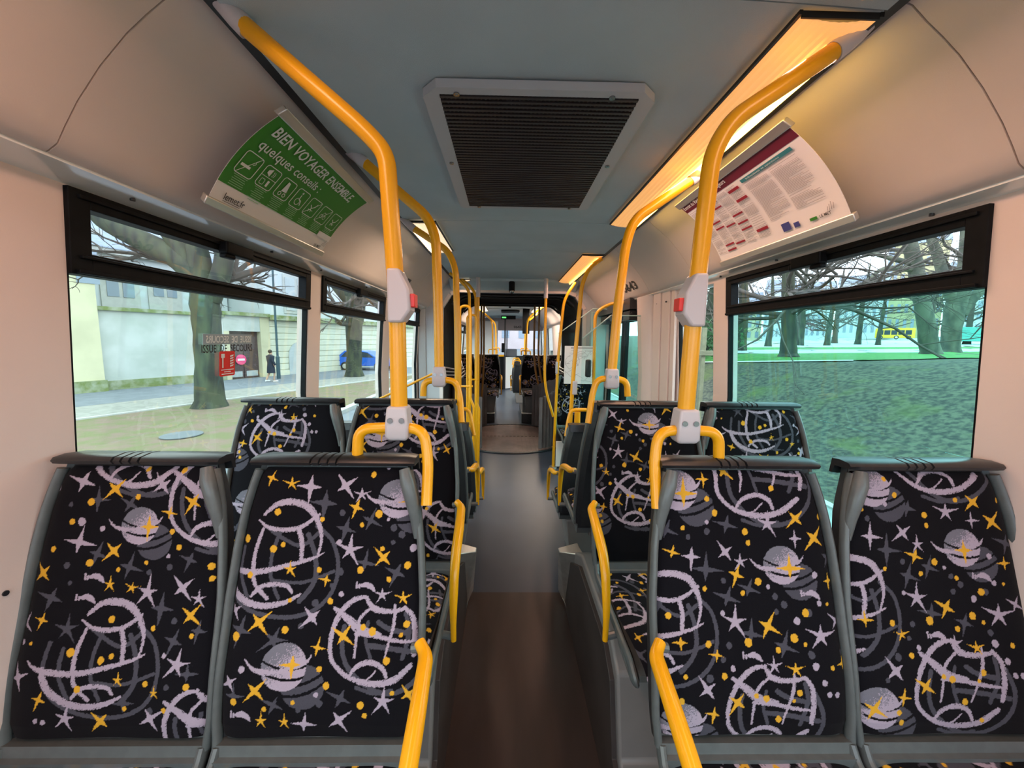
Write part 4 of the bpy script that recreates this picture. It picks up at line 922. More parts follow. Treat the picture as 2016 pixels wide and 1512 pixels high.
for x, e, nm in ((-.335, 1, 'far aisle seat past the bellows, hoop side'), (-.80, 1, 'far window-side seat past the bellows, hoop side'), (.525, -1, 'far aisle seat past the bellows, screen side'), (.99, -1, 'far window-side seat past the bellows, screen side')):
    build_seat('dark patterned '+nm, 'seats past the bellows', (x, 7.25, .17), .405, e, BKs[1 if x < 0 else 4], CU[0], arm=x in (-.335, .525))
for x, y, e, nm in ((.40, 8.9, 1, 'far seat turned away with a yellow handle near the driver'), (.40, 9.9, 1, 'farthest seat turned away before the windscreen')):
    s_ = build_seat(nm, 'seats turned away near the driver', (x, y, 0), .30, e, BKs[2], CU[1], rot=PI)
    mb = MB().tube(arc_path([(.05, .03, .93), (.05, .03, 1.03), (.20, .03, 1.03), (.23, .03, .86)], .03, 5), .012, 10); mb.build('handle_bar', M['yellow'], s_, world=False)
# ================================================================= WHEEL ARCH COVERS
for side, X, Xw, lab in ((-1, -.205, -1.112, 'grey wheel arch cover with dark side face under the seats, hoop side'), (1, .355, 1.264, 'grey wheel arch cover with dark side face under the seats, screen side')):
    t = thing('wheel_arch_cover', lab, 'wheel arch cover', (X, 1.5, 0), 'wheel arch covers')
    poly = [(-1.65, 0), (2.06, 0), (1.93, .33), (1.86, .41), (1.69, .495), (1.18, .495), (1.10, .44), (1.04, .20), (1.0, .178), (-1.65, .178)]
    MB().prism(poly, 'x', X+side*.012, Xw-side*.01 if False else Xw).build('arch_body', M['arch'], t, bevel=.01, seg=3)
    poly2 = [(-1.60, 0.0), (2.07, 0), (2.0, .16), (1.90, .33), (1.66, .455), (1.20, .455), (1.12, .40), (1.06, .18), (1.0, .15), (-1.60, .15)]
    MB().prism(poly2, 'x', X-side*.004, X+side*.016).build('side_cladding', M['plinth'], t, bevel=.002)
    a = X-side*.06
    MB().hexa([(X, 1.80, .05), (X, 2.10, .03), (a+side*.03, 2.10, .03), (X-side*.003, 2.0, .02), (X+side*.05, 1.80, .43), (X+side*.05, 1.97, .40), (a, 1.95, .38), (a, 1.90, .385)]).build('metal_corner', M['alu'], t, bevel=.004)
    mb = MB(); mb.cyl((X+side*.07, .70, .176), (X+side*.07, .70, .183), .012, 12); mb.build('floor_bolt', M['dark'], t)

# low panels of the wall beside the far seats on the hoop side
x = wx(1, -1)
o = struct('wall_left', MB().hexa([(-1.10, 4.83, .05), (-1.02, 4.88, .05), (-1.02, 4.90, .05), (-1.12, 4.90, .05), (-1.10, 4.83, 1.88), (-1.02, 4.88, 1.88), (-1.02, 4.90, 1.88), (-1.12, 4.90, 1.88)]), M['greypanel'])

# ================================================================= BULKHEADS + BELLOWS
APR = [(.68, 2.085), (.78, 2.045), (.885, 1.885), (.895, 1.2), (.895, .05)]
APL = [(-d, z) for d, z in APR]
def ring(y0, y1, name, m, outer_d=1.25, top=2.3):
    mb = MB()
    inner = [(XC+d, z) for d, z in APL[::-1]] + [(XC+d, z) for d, z in APR]
    outer = [(XC-outer_d, .05), (XC-outer_d, 1.2), (XC-outer_d, 1.95), (XC-1.0, top), (XC-.7, top), (XC+.7, top), (XC+1.0, top), (XC+outer_d, 1.95), (XC+outer_d, 1.2), (XC+outer_d, .05)]
    n = len(inner)
    v = [(p[0], y0, p[1]) for p in inner]+[(p[0], y0, p[1]) for p in outer]+[(p[0], y1, p[1]) for p in inner]+[(p[0], y1, p[1]) for p in outer]
    f = []
    for i in range(n-1):
        f += [(i, i+1, n+i+1, n+i), (2*n+i, 3*n+i, 3*n+i+1, 2*n+i+1), (i, 2*n+i, 2*n+i+1, i+1), (n+i, n+i+1, 3*n+i+1, 3*n+i)]
    mb.add(v, f); return struct(name, mb, m, smooth=0)
ring(Y_JOINT-.02, Y_JOINT+.02, 'wall_front', M['greypanel']); ring(Y_FRONT-.03, Y_FRONT+.02, 'wall_middle', M['cove'])
mb = MB(); ip = [(XC+d, z) for d, z in APL[::-1]] + [(XC+d, z) for d, z in APR]
for p, q in zip(ip[:-1], ip[1:]):
    dx, dz = q[0]-p[0], q[1]-p[1]; l = math.hypot(dx, dz); ox, oz = -dz/l*.045, dx/l*.045
    mb.hexa([(p[0], Y_JOINT-.045, p[1]), (q[0], Y_JOINT-.045, q[1]), (q[0], Y_JOINT-.018, q[1]), (p[0], Y_JOINT-.018, p[1]), (p[0]+ox, Y_JOINT-.03, p[1]+oz), (q[0]+ox, Y_JOINT-.03, q[1]+oz), (q[0]+ox, Y_JOINT-.018, q[1]+oz), (p[0]+ox, Y_JOINT-.018, p[1]+oz)])
struct('trim_60', mb, M['cove'], smooth=0)
be = thing('bellows', 'black pleated bellows forming the tunnel between the two bus halves', 'bellows', (XC, 5.83, 0))
N = 26; mb = MB(); ys = np.linspace(Y_JOINT+.02, Y_FRONT-.03, 2*N+1); n = len(ip)
for i, y in enumerate(ys):
    e = .0 if i % 2 == 0 else .045
    for (X_, Z_) in ip:
        d = X_-XC; mb.v.append((X_+math.copysign(e, d)*(1 if abs(d) > .7 else .3), float(y), Z_+(e if Z_ > 1.8 else 0)))
for i in range(2*N):
    for k in range(n-1): mb.f.append((i*n+k, i*n+k+1, (i+1)*n+k+1, (i+1)*n+k))
mb.build('pleated_tunnel', M['bellows'], be, smooth=0)
mb = MB(); mb.box((XC-1.2, Y_JOINT, 2.2), (XC+1.2, Y_FRONT, 2.28)); mb.box((XC-1.2, Y_JOINT, .0), (XC-1.14, Y_FRONT, 2.25)); mb.box((XC+1.14, Y_JOINT, .0), (XC+1.2, Y_FRONT, 2.25)); mb.build('outer_cover', M['bellows'], be)
for s in (-1, 1):
    mb = MB(); seg = 60
    for i in range(seg+1):
        g = -62+124*i/seg; rr = .80+(.018 if i % 2 else -.018); a = math.radians(g)
        h = .92-.25*abs(math.sin(a))**2
        for z in (.012, h): mb.v.append((XC+s*(rr*math.cos(a)*(1.10 if s < 0 else 1.02)), 5.83+rr*1.02*math.sin(a), z))
    for i in range(seg): mb.f.append((2*i, 2*i+2, 2*i+3, 2*i+1))
    mb.build('skirt', M['curtain'], be, smooth=0)
    for k in range(4):
        a = MB().tube([(XC+s*.88, Y_JOINT+.03, 1.13-.05*k), (XC+s*(.80-.02*k), 5.5, 1.06-.04*k), (XC+s*(.80-.02*k), 6.2, 1.06-.04*k), (XC+s*.88, Y_FRONT-.03, 1.13-.05*k)], .014, 8); a.build('side_rail', mat('brown_rail', (.16, .09, .07), .35), be)
for yy in (5.05, 5.3, 6.2, 6.5):
    MB().tube(arc_path([(XC-.80, yy, 1.95), (XC-.66, yy, 2.07), (XC+.66, yy, 2.07), (XC+.80, yy, 1.95)], .1, 5), .016, 8).build('roof_hoop', M['dark'], be)
tt = thing('turntable', 'round ribbed brown turntable plate in the floor between the bellows', 'turntable', (XC, 5.77, 0))
mb = MB(); mb.cyl((XC, 5.77, -.04), (XC, 5.77, .006), .855, 72); mb.build('plate', M['turn'], tt)
mb = MB(); mb.tube([(XC+.86*math.cos(2*PI*i/72), 5.77+.86*math.sin(2*PI*i/72), .008) for i in range(72)], .02, 8, closed=True, flat=(.6, 1.2)); mb.build('rim', M['dark'], tt)
mb = MB()
for k in range(-13, 14):
    x = k*.06; h = math.sqrt(max(0, .82**2-x*x))
    for (a, b) in ((-h, -.03), (.03, h)): mb.box((XC+x-.018, 5.77+a, .004), (XC+x+.018, 5.77+b, .011))
mb.build('ribs', M['turn'], tt, smooth=0)
struct('floor', MB().box((-1.2, Y_JOINT, -.06), (1.36, Y_FRONT, -.002)), M['floor'])

# ================================================================= DOOR VESTIBULE AND SCREENS
def glass_screen(Y, pts, lab):
    t = thing('glass_screen', lab, 'glass screen', (sum(p[0] for p in pts)/len(pts), Y, min(p[1] for p in pts)))
    MB().prism(pts, 'y', Y-.004, Y+.004).build('glass_pane', M['gscreen'], t, smooth=0)
    mb = MB()
    P = [(p[0], Y, p[1]) for p in pts]; mb.tube(P[1:4], .005, 8); mb.build('polished_edge', mat('green_glass_edge', (.45, .62, .58), .2), t); return t
s1 = glass_screen(4.36, [(.605, .32), (.60, 1.58), (.98, 1.86), (1.22, 1.86), (1.22, .32)], 'clear glass screen behind the doorway with a pinned route map')
s2 = glass_screen(3.3, [(.66, .45), (.66, 1.52), (.90, 1.72), (1.2, 1.72), (1.2, .45)], 'clear glass screen in front of the doorway, seats close before it')
MB().box((.60, 4.34, .02), (.76, 4.355, .33)).build('white_foot_panel', M['white'], s1, bevel=.01)
mp = thing('route_map', 'white line map sheet fixed to the glass screen by the doorway', 'map', (.765, 4.33, 1.05))
a = at_y(1112, 681, 4.33); b = at_y(1171, 756, 4.33)
MB().box((a.x, 4.328, b.z), (b.x, 4.333, a.z)).build('sheet', M['paper'], mp)
mb = MB(); rnd = random.Random(5)
for k in range(26):
    x, z = rnd.uniform(a.x+.02, b.x-.02), rnd.uniform(b.z+.02, a.z-.06); q = [(x, z)]
    for j in range(3): x = min(b.x-.01, max(a.x+.01, x+rnd.uniform(-.08, .08))); z = min(a.z-.05, max(b.z+.02, z+rnd.uniform(-.06, .06))); q.append((x, z))
    for p1, p2 in zip(q[:-1], q[1:]): stroke2(mb, [p1, p2], .003, lambda u, v, l: (u, 4.3265, v), 0)
rect(mb, a.x+.07, b.x-.01, a.z-.03, a.z-.012, lambda u, v: (u, 4.3262, v)); mb.build('map_lines', M['greyp'], mp, smooth=0)
# door leaves in the side wall
def door_leaf(n, y0, y1):
    X = 1.28; r_ = bpy.data.objects.new('door_%d' % n, None); COL.objects.link(r_); r_.location = (X, (y0+y1)/2, -.25); r_['kind'] = 'structure'
    mb = MB(); w = .07
    mb.box((X, y0, -.25), (X+.04, y0+w, 1.80)); mb.box((X, y1-w, -.25), (X+.04, y1, 1.80)); mb.box((X, y0+w, 1.70), (X+.04, y1-w, 1.80)); mb.box((X, y0+w, -.25), (X+.04, y1-w, -.12))
    mb.build('door_frame', M['black'], r_, bevel=.005); MB().box((X+.015, y0+w, -.12), (X+.021, y1-w, 1.70)).build('pane', M['gteal'], r_); return r_
door_leaf(1, 3.56, 4.16); d2 = door_leaf(2, 4.17, 4.77)
mb = MB(); fit_text(mb, 'ATTENTION', 3.96, 3.68, .93, .965, lambda y, z: (1.293, y, z), .01); mb.build('door_lettering', M['greyp'], bpy.data.objects['door_1'], smooth=0)
o = struct('trim_61', MB().box((1.14, 3.56, 1.80), (1.34, 4.78, 1.90)), M['dark'])
mb = MB()
for (y0, y1, z0, z1) in ((3.62, 3.82, 1.70, 1.79), (4.0, 4.3, 1.72, 1.79), (4.45, 4.7, 1.70, 1.79)): mb.box((1.16, y0, z0), (1.25, y1, z1))
mb.cyl((1.18, 3.6, 1.76), (1.18, 4.7, 1.76), .012, 10); mb.build('door_mechanism', M['dark'], o, bevel=.004)
struct('trim_62', MB().box((1.06, 4.77, .05), (1.25, 4.87, 1.86)), mat('pale_teal_panel', (.36, .50, .50), .4), bevel=.01)

# ================================================================= FRONT HALF OF THE BUS
FW_ = [(7.4, 8.7), (8.85, 10.1), (10.25, 11.4)]
side_wall(-1, 'wall_left', Y_FRONT, Y_END, [(a, b, WZ0, WZ1) for a, b in FW_])
side_wall(1, 'wall_right', Y_FRONT, Y_END, [(7.4, 8.7, WZ0, WZ1), (10.25, 11.4, .1, WZ1), (12.6, 13.6, .1, WZ1)])
k = 20
for s in (-1, 1):
    for (a, b) in FW_[:3 if s < 0 else 1]: bus_window(k, s, a, b, latch=False); k += 1
    for (a, b) in ([(10.25, 11.4), (12.6, 13.6)] if s > 0 else []): bus_window(k, s, a, b, vent=False, latch=False); k += 1
    prof = [(XC+s*d, z) for d, z in COVE]
    struct('trim_%d' % (70+s), MB().sheet(prof, Y_FRONT, Y_END, .02*s), M['cove'])
    a, b = XC+s*1.105, XC+s*1.21
    struct('trim_%d' % (73+s), MB().box((min(a, b), Y_FRONT, 1.886), (max(a, b), Y_END, 1.91)), M['soffit'])
    pr = [(XC+s*.70, 2.30), (XC+s*1.22, 2.30), (XC+s*1.26, 1.9)]
    struct('trim_%d' % (76+s), MB().sheet(pr, Y_FRONT, Y_END, .03*(-s)), M['white'])
    x = XC+s*.728; struct('trim_%d' % (79+s), MB().box((x-.02, Y_FRONT, 2.216), (x+.02, Y_END, 2.25)), M['gap'])
ceil(Y_FRONT, 9.0, 2.212); ceil(9.01, Y_END, 2.20)
WHT = ((1.0, .80, .62), (1.0, .9, .75), (1.0, .80, .62))
lamp(7.3, 8.3, 1, .63, .80, WHT, 3, 1.6, 'cream strip lamp past the bellows, screen side', 26)
lamp(8.6, 9.8, 1, .63, .80, WHT, 3, 1.6, 'farthest cream strip lamp before the windscreen', 26)
lamp(8.2, 9.6, -1, -.62, -.45, WHT, 3, 1.6, 'cream strip lamp past the bellows, hoop side', 26)
d = thing('ceiling_display', 'dark ticker display box hanging under the ceiling at the bellows end', 'display', (.03, 6.95, 2.05)); a = at_y(984, 590, 6.95); b = at_y(1024, 603, 6.95)
MB().box((a.x, 6.9, b.z), (b.x, 7.05, 2.2)).build('housing', M['dark'], d, bevel=.01); MB().cyl(((a.x+b.x)/2, 6.98, b.z-.03), ((a.x+b.x)/2, 6.98, b.z), .02, 12).build('sensor', M['black'], d)
v = thing('ceiling_vent', 'flat black air vent slot in the far ceiling', 'vent', (.1, 9.3, 2.19)); a = at_z(982, 628, 2.2); b = at_z(1018, 632, 2.2)
MB().box((-.12, 9.2, 2.17), (.32, 9.75, 2.2)).build('vent_slot', M['black'], v)
# far podium steps carrying the first seats past the bellows
for s, xa, xb, lab in ((-1, -.51, -.19, 'dark seat plinth with a silver nosing past the bellows, hoop side'), (1, .30, .64, 'dark seat plinth with a silver nosing past the bellows, screen side')):
    t = thing('seat_plinth', lab, 'plinth', ((xa+xb)/2, 7.2, 0), 'seat plinths past the bellows')
    w = (xa-.60, xb) if s < 0 else (xa, xb+.6)
    MB().box((w[0], 6.82, 0), (w[1], 8.0, .17)).build('plinth_step', M['dark'], t, bevel=.004)
    MB().box((w[0], 6.80, .165), (w[1], 6.90, .182)).build('nosing', M['alu'], t, bevel=.004)
    MB().box((w[0]+.02, 6.93, .18), (w[1]-.02, 6.95, .50)).build('front_cover', M['greypanel'] if False else M['frame'], t, bevel=.006)
for x, y0, lab in ((-.28, 8.3, 'yellow stanchion past the bellows, hoop side'), (-.25, 9.9, 'farther yellow stanchion past the bellows, hoop side'), (.40, 7.6, 'yellow bent stanchion past the bellows, screen side'), (.47, 9.6, 'farther yellow bent stanchion past the bellows, screen side')):
    s = -1 if x < 0 else 1; r = thing('grab_pole', lab, 'grab pole', (x, y0, .9), 'stanchions past the bellows')
    MB().tube(arc_path([(x, y0, 1.0), (x+s*.01, y0, 1.75), (x+s*.03, y0, 1.93), (x+s*.34, y0, 2.17)], .15, 7), .019, 12).build('pole', M['yellow'], r)
    MB().tube(arc_path([(x-.09, y0, 1.2), (x-.09, y0, 1.29), (x+.09, y0, 1.29), (x+.09, y0, 1.2)], .03, 5), .012, 8).build('handle_bar', M['yellow'], r)
# driver's cab
cab = thing('driver_cab', 'pale driver cab partition with a dark post and a yellow shelf', 'driver cab', (-.6, 11.6, 0))
pw_ = mat('cab_white', (.55, .57, .60), .5)
MB().box((-1.12, 11.5, 0), (-.24, 11.55, 1.02)).build('lower_panel', pw_, cab, bevel=.01)
MB().box((-1.12, 11.52, 1.02), (-.24, 11.54, 2.05)).build('upper_panel', pw_, cab)
MB().box((-.22, 11.4, 1.0), (-.05, 11.9, 1.05)).build('yellow_shelf', M['yellow'], cab, bevel=.01)
MB().box((-.16, 11.48, 0), (-.06, 11.56, 1.0)).build('side_post', M['black'], cab)
MB().box((-.05, 11.5, 0), (-.005, 11.56, 2.12)).build('door_post', M['dark'], cab)
MB().hexa([(.0, 11.5, .03), (.30, 11.75, .03), (.30, 11.78, .03), (.0, 11.53, .03), (.0, 11.5, .98), (.30, 11.75, .98), (.30, 11.78, .98), (.0, 11.53, .98)]).build('half_door', M['white'], cab)
mb = MB(); mb.box((.0, 11.6, 1.0), (.34, 12.1, 1.22)); mb.build('cash_desk', mat('desk_grey', (.10, .11, .14), .4), cab, bevel=.02)
MB().box((-.13, 11.6, 1.12), (-.04, 11.68, 1.40)).build('validator', M['black'], cab, bevel=.01)
h = thing('front_header', 'grey header panel with the vehicle number above the windscreen', 'panel', (.1, 12.5, 1.9))
MB().box((-1.0, 12.5, 1.80), (1.2, 12.56, 2.2)).build('panel', mat('header_grey', (.42, .38, .40), .5), h)
mb = MB(); fit_text(mb, '0643', .25, .50, 1.88, 1.96, lambda x, z: (x, 12.495, z), .02); mb.build('painted_number', M['inkk'], h, smooth=0)
MB().box((-.15, 11.3, 2.10), (.28, 11.36, 2.2)).build('next_stop_box', M['black'], h); a = MB().box((-.12, 11.295, 2.13), (.0, 11.30, 2.17)); a.build('green_led_text', emit_mat('green_led', (.15, .9, .2), 1.5), h, smooth=0)
m_ = thing('passenger_monitor', 'black monitor hanging near the yellow poles in the far half', 'monitor', (.45, 9.0, 1.75)); a = at_y(1029, 631, 9.0); b = at_y(1042, 657, 9.0)
MB().box((a.x, 8.98, b.z), (b.x, 9.06, a.z+.3)).build('screen_housing', M['black'], m_, bevel=.008)
ws = bpy.data.objects.new('window_30', None); COL.objects.link(ws); ws.location = (.1, Y_END, .7); ws['kind'] = 'structure'
mb = MB(); mb.box((-1.2, Y_END-.05, 0), (1.4, Y_END, .85)); mb.box((-1.2, Y_END-.05, 2.1), (1.4, Y_END, 2.3)); mb.box((.02, Y_END-.05, .85), (.06, Y_END, 2.1)); mb.build('windscreen_frame', M['dark'], ws)
MB().box((-1.2, Y_END+.0, .85), (1.4, Y_END+.01, 2.1)).build('pane', M['gvent'], ws)
d = thing('dashboard', 'grey dashboard below the bright windscreen', 'dashboard', (.1, 13.7, .6)); MB().hexa([(-1.1, 13.2, .6), (1.2, 13.2, .6), (1.2, 14.1, .6), (-1.1, 14.1, .6), (-1.1, 13.3, .95), (1.2, 13.3, .95), (1.2, 14.1, 1.1), (-1.1, 14.1, 1.1)]).build('dash_body', M['dark'], d, bevel=.03)

for (u, v) in ((10, 1168),):
    p = at_x(u, v, wx(.5, -1)); o = MB().cyl((p.x-.002, p.y, p.z), (p.x+.003, p.y, p.z), .006, 12).build('screw', M['dark'], bpy.data.objects['wall_left'])
# ================================================================= OUTSIDE: GROUND
GZ = -.95
def sstep(t): t = max(0, min(1, t)); return t*t*(3-2*t)
def h_out(X, Y):
    if X > 0:
        r = math.hypot(X, Y); hr = float(np.interp(r, [0, 8, 12, 15, 18, 25, 60, 155, 300], [-.5, -.1, .45, .75, .92, 1.0, 1.3, 3.1, 6]))
        k = sstep((X-4.9)/6.0)
        return GZ + (hr-GZ)*k + .05*k*math.sin(X*1.7)*math.cos(Y*1.3) + .42*math.exp(-((X-13.2)/3.6)**2-((Y-8.6)/3.2)**2)
    return float(np.interp(Y, [30, 45, 90, 200], [GZ, -.1, 1.0, 3]))
def hit(u, v, side=None):
    r = ray(u, v); o = Vector((0, 0, CAM_H)); t = 2.0; pt = 0
    while t < 400:
        p = o+r*t
        if p.z < h_out(p.x, p.y): break
        pt = t; t *= 1.01
    for _ in range(30):
        m = (pt+t)/2; p = o+r*m
        if p.z < h_out(p.x, p.y): t = m
        else: pt = m
    return o+r*t
E_ = dict(
    litter=mat('leaf_litter_ground', (.022, .024, .022), .9, col2=(.085, .088, .06), nscale=9, bump=.8, bscale=14),
    lawn=mat('bright_lawn', (.05, .19, .035), .9, noise=.2, nscale=4), 
    grass=mat('patchy_grass', (.19, .135, .105), .9, col2=(.14, .145, .065), nscale=2.4, bump=.6, bscale=30),
    asphalt=mat('blue_grey_asphalt', (.16, .18, .21), .85, noise=.08, nscale=2), gravel=mat('pale_gravel', (.26, .26, .24), .9, noise=.12, nscale=4, bump=.3, bscale=60),
    kerb=mat('pale_kerb_stone', (.42, .43, .42), .8, noise=.05, nscale=5), pave=mat('grey_paving', (.24, .27, .27), .8, noise=.08, nscale=3),
    street=mat('pale_street', (.40, .44, .46), .8, noise=.05, nscale=2),
    plaster=mat('stained_plaster', (.40, .43, .41), .9, col2=(.50, .52, .52), nscale=.9), cream=mat('cream_stone', (.52, .49, .34), .85, noise=.08, nscale=.8),
    pale=mat('pale_blue_render', (.46, .50, .53), .9, noise=.04, nscale=.7), moss=mat('green_moss_band', (.16, .20, .07), .95, col2=(.30, .33, .24), nscale=3),
    slate=mat('slate_roof', (.20, .25, .32), .7, noise=.1, nscale=4), gate=mat('brown_gate_wood', (.085, .055, .055), .7, noise=.1, nscale=3, stretch=(6, 6, .5)),
    bark=mat('mossy_bark', (.027, .031, .028), .9, col2=(.060, .072, .042), nscale=3.5, bump=.9, bscale=9, stretch=(1, 1, .35)),
    bark2=mat('plane_bark', (.055, .062, .05), .9, col2=(.13, .135, .10), nscale=2.2, bump=.6, bscale=8, stretch=(1, 1, .5)),
    twig=mat('bare_twigs', (.075, .065, .055), .9), pane=mat('house_window_glass', (.22, .27, .34), .15),
    coat=mat('navy_coat', (.012, .018, .035), .8), skin=mat('skin', (.45, .28, .20), .6), shoe=mat('white_shoes', (.7, .7, .7), .6), hair=mat('dark_hair', (.02, .015, .012), .7),
    bluecar=mat('blue_car_paint', (.01, .12, .60), .25, coat=.6), darkcar=mat('dark_car_paint', (.03, .035, .05), .3, coat=.5), tyre=mat('tyre', (.02, .02, .02), .8), glassd=mat('dark_car_glass', (.03, .045, .06), .08),
    post=mat('blue_green_metal', (.03, .07, .09), .5), busy=mat('city_bus_yellow', (.75, .45, .03), .4), pink=mat('pink_house_render', (.50, .42, .43), .9, noise=.05, nscale=.4),
    iron=mat('manhole_iron', (.13, .15, .17), .7), redm=emit_mat('red_signal_light', (1, .03, .05), 2.5),
)
def patchy(m, col, sc):
    t = m.node_tree; b = t.nodes['Principled BSDF']; src = b.inputs['Base Color'].links[0].from_socket
    tc = t.nodes.new('ShaderNodeTexCoord'); n = t.nodes.new('ShaderNodeTexNoise'); n.inputs['Scale'].default_value = sc; n.inputs['Detail'].default_value = 8; r = t.nodes.new('ShaderNodeValToRGB')
    r.color_ramp.elements[0].position = .55; r.color_ramp.elements[1].position = .72; mx = t.nodes.new('ShaderNodeMixRGB'); mx.inputs[2].default_value = (*col, 1)
    t.links.new(tc.outputs['Object'], n.inputs['Vector']); t.links.new(n.outputs['Fac'], r.inputs['Fac']); t.links.new(r.outputs[0], mx.inputs[0]); t.links.new(src, mx.inputs[1]); t.links.new(mx.outputs[0], b.inputs['Base Color'])
patchy(E_['litter'], (.075, .10, .022), .8)
def ground(name, x0, x1, y0, y1, nx, ny, m, kind='structure', bias=1.0):
    mb = MB(); xs = [x0+(x1-x0)*(i/nx)**bias for i in range(nx+1)]; ys = [y0+(y1-y0)*(i/ny)**1.6 for i in range(ny+1)]
    mb.grid(lambda a, b: (a, b, h_out(a, b)-.012), xs, ys); o = mb.build(name, m, None); o['kind'] = kind; return o
ground('ground', 4.8, 260, -30, 230, 110, 130, E_['litter'], bias=2.4)
ground('ground', -5.45, -220, -30, 230, 40, 60, E_['grass'], bias=2)
struct('ground', MB().grid(lambda a, b: (a, b, max(GZ, h_out(-1, b))-.10), [-5.45, -2, 2, 4.8], [-30, 0, 20, 30, 38, 45, 60, 90, 230]), E_['asphalt'])
struct('ground', MB().box((3.0, -30, GZ-.1), (4.85, 90, GZ+.02)), E_['pave'])
k_ = struct('ground', MB().box((4.85, -30, GZ-.1), (4.98, 90, GZ+.05)), E_['kerb'])
struct('ground', MB().box((-5.70, -30, GZ-.1), (-5.45, 24, GZ+.03)), E_['kerb'])
# ribbons of lawn and paths in the park, laid on the slope
def far_hit(u, v, rmin):
    p = hit(u, v); r = math.hypot(p.x, p.y)
    if r < rmin: p = Vector((p.x*rmin/r, p.y*rmin/r, 0))
    return p
def ribbon(pts_top, pts_bot, m, lift, rmin=0):
    mb = MB(); n = len(pts_top)
    for (a, b) in zip(pts_top, pts_bot):
        A, B = far_hit(*a, rmin), far_hit(*b, rmin)
        for k in range(7):
            t = k/6; p = A*(1-t)+B*t; mb.v.append((p.x, p.y, h_out(p.x, p.y)+lift))
    for i in range(n-1):
        for k in range(6): mb.f.append((i*7+k, i*7+k+1, (i+1)*7+k+1, (i+1)*7+k))
    o = mb.build('ground', m, None); o['kind'] = 'structure'
us = [1380, 1440, 1500, 1560, 1620, 1680, 1740, 1800, 1850, 1900, 1950, 2000]
def ys_(a, b): return [(u, a+(b-a)*(i/(len(us)-1))) for i, u in enumerate(us)]
ribbon(ys_(698, 692)[:6], ys_(713, 706)[:6], E_['lawn'], .02)
ribbon(ys_(698, 692)[5:], ys_(713, 706)[5:], E_['lawn'], .02, 17.5)
ribbon(ys_(690, 686), ys_(698, 692), E_['street'], .02, 22)
ribbon(ys_(684.5, 683), ys_(690, 686), E_['lawn'], .02, 25)
ribbon(ys_(668, 664), ys_(684.5, 683), E_['street'], .02, 30)
ribbon(ys_(713, 706)[:6], ys_(715, 708)[:6], E_['kerb'], .03)
mb = MB(); 
# ================================================================= OUTSIDE LEFT: HOUSES
sc_ = 2.45/1.95
P0 = Vector((-14.24*sc_, 12.68*sc_, GZ)); D_ = Vector((3.34, 8.12, 0)).normalized(); N_ = Vector((D_.y, -D_.x, 0))
def wl(u, v, d=0):
    p = on_plane(u, v, P0+N_*d, N_); q = p-P0; return q.dot(D_), p.z
def LP(s, d, z): return tuple(P0+D_*s+N_*d+Vector((0, 0, z-GZ)))
def lbox(mb, s0, s1, d0, d1, z0, z1): return mb.hexa([LP(s0, d0, z0), LP(s1, d0, z0), LP(s1, d1, z0), LP(s0, d1, z0), LP(s0, d0, z1), LP(s1, d0, z1), LP(s1, d1, z1), LP(s0, d1, z1)])
def strip(d0, d1, m, lift, s0=-40, s1=19):
    struct('ground', lbox(MB(), s0, s1, d0, d1, GZ-.05, GZ+lift), m)
strip(.0, 4.3, E_['asphalt'], .01); strip(4.3, 6.9, E_['gravel'], .006); strip(6.9, 7.05, E_['kerb'], .03)
mh = hit(358, 857); tag(MB().cyl((mh.x, mh.y, GZ), (mh.x, mh.y, GZ+.02), .42, 32).build('manhole_cover', E_['iron'], None), 'round iron manhole cover lying in the grass', 'manhole cover')
sa, _ = wl(190, 650); sb, _ = wl(440, 650); _, ztop = wl(300, 616)
rw = thing('garden_wall', 'long stained plaster garden wall with mossy foot beside the path', 'wall', LP((sa+sb)/2, 0, GZ))
lbox(MB(), sa, sb, -.4, 0, GZ, ztop).build('wall_face', E_['plaster'], rw)
lbox(MB(), sa-.05, sb+.05, -.5, .12, ztop, ztop+.16).build('coping', E_['moss'], rw); lbox(MB(), sa, sb, -.02, .03, GZ, GZ+.42).build('moss_band', E_['moss'], rw)
# yellow house at the near end
s0 = sa-14; yh = thing('yellow_house', 'cream yellow house wall standing nearest, tall beyond the window edge', 'house', LP(s0, 0, GZ))
lbox(MB(), s0, sa-.0, -8, .25, GZ, 12).build('house_wall', E_['cream'], yh); lbox(MB(), s0, sa+.05, .25, .32, GZ, GZ+.5).build('moss_band', E_['moss'], yh)
a_, za_ = wl(150, 455, .25); lbox(MB(), a_-.3, a_+.7, .25, .5, za_, za_+.18).build('window_ledge', E_['kerb'], yh)
a_, za_ = wl(155, 478, .25); lbox(MB(), a_-.2, a_+.5, .24, .28, za_-1.6, za_-.2).build('house_window', E_['pane'], yh)
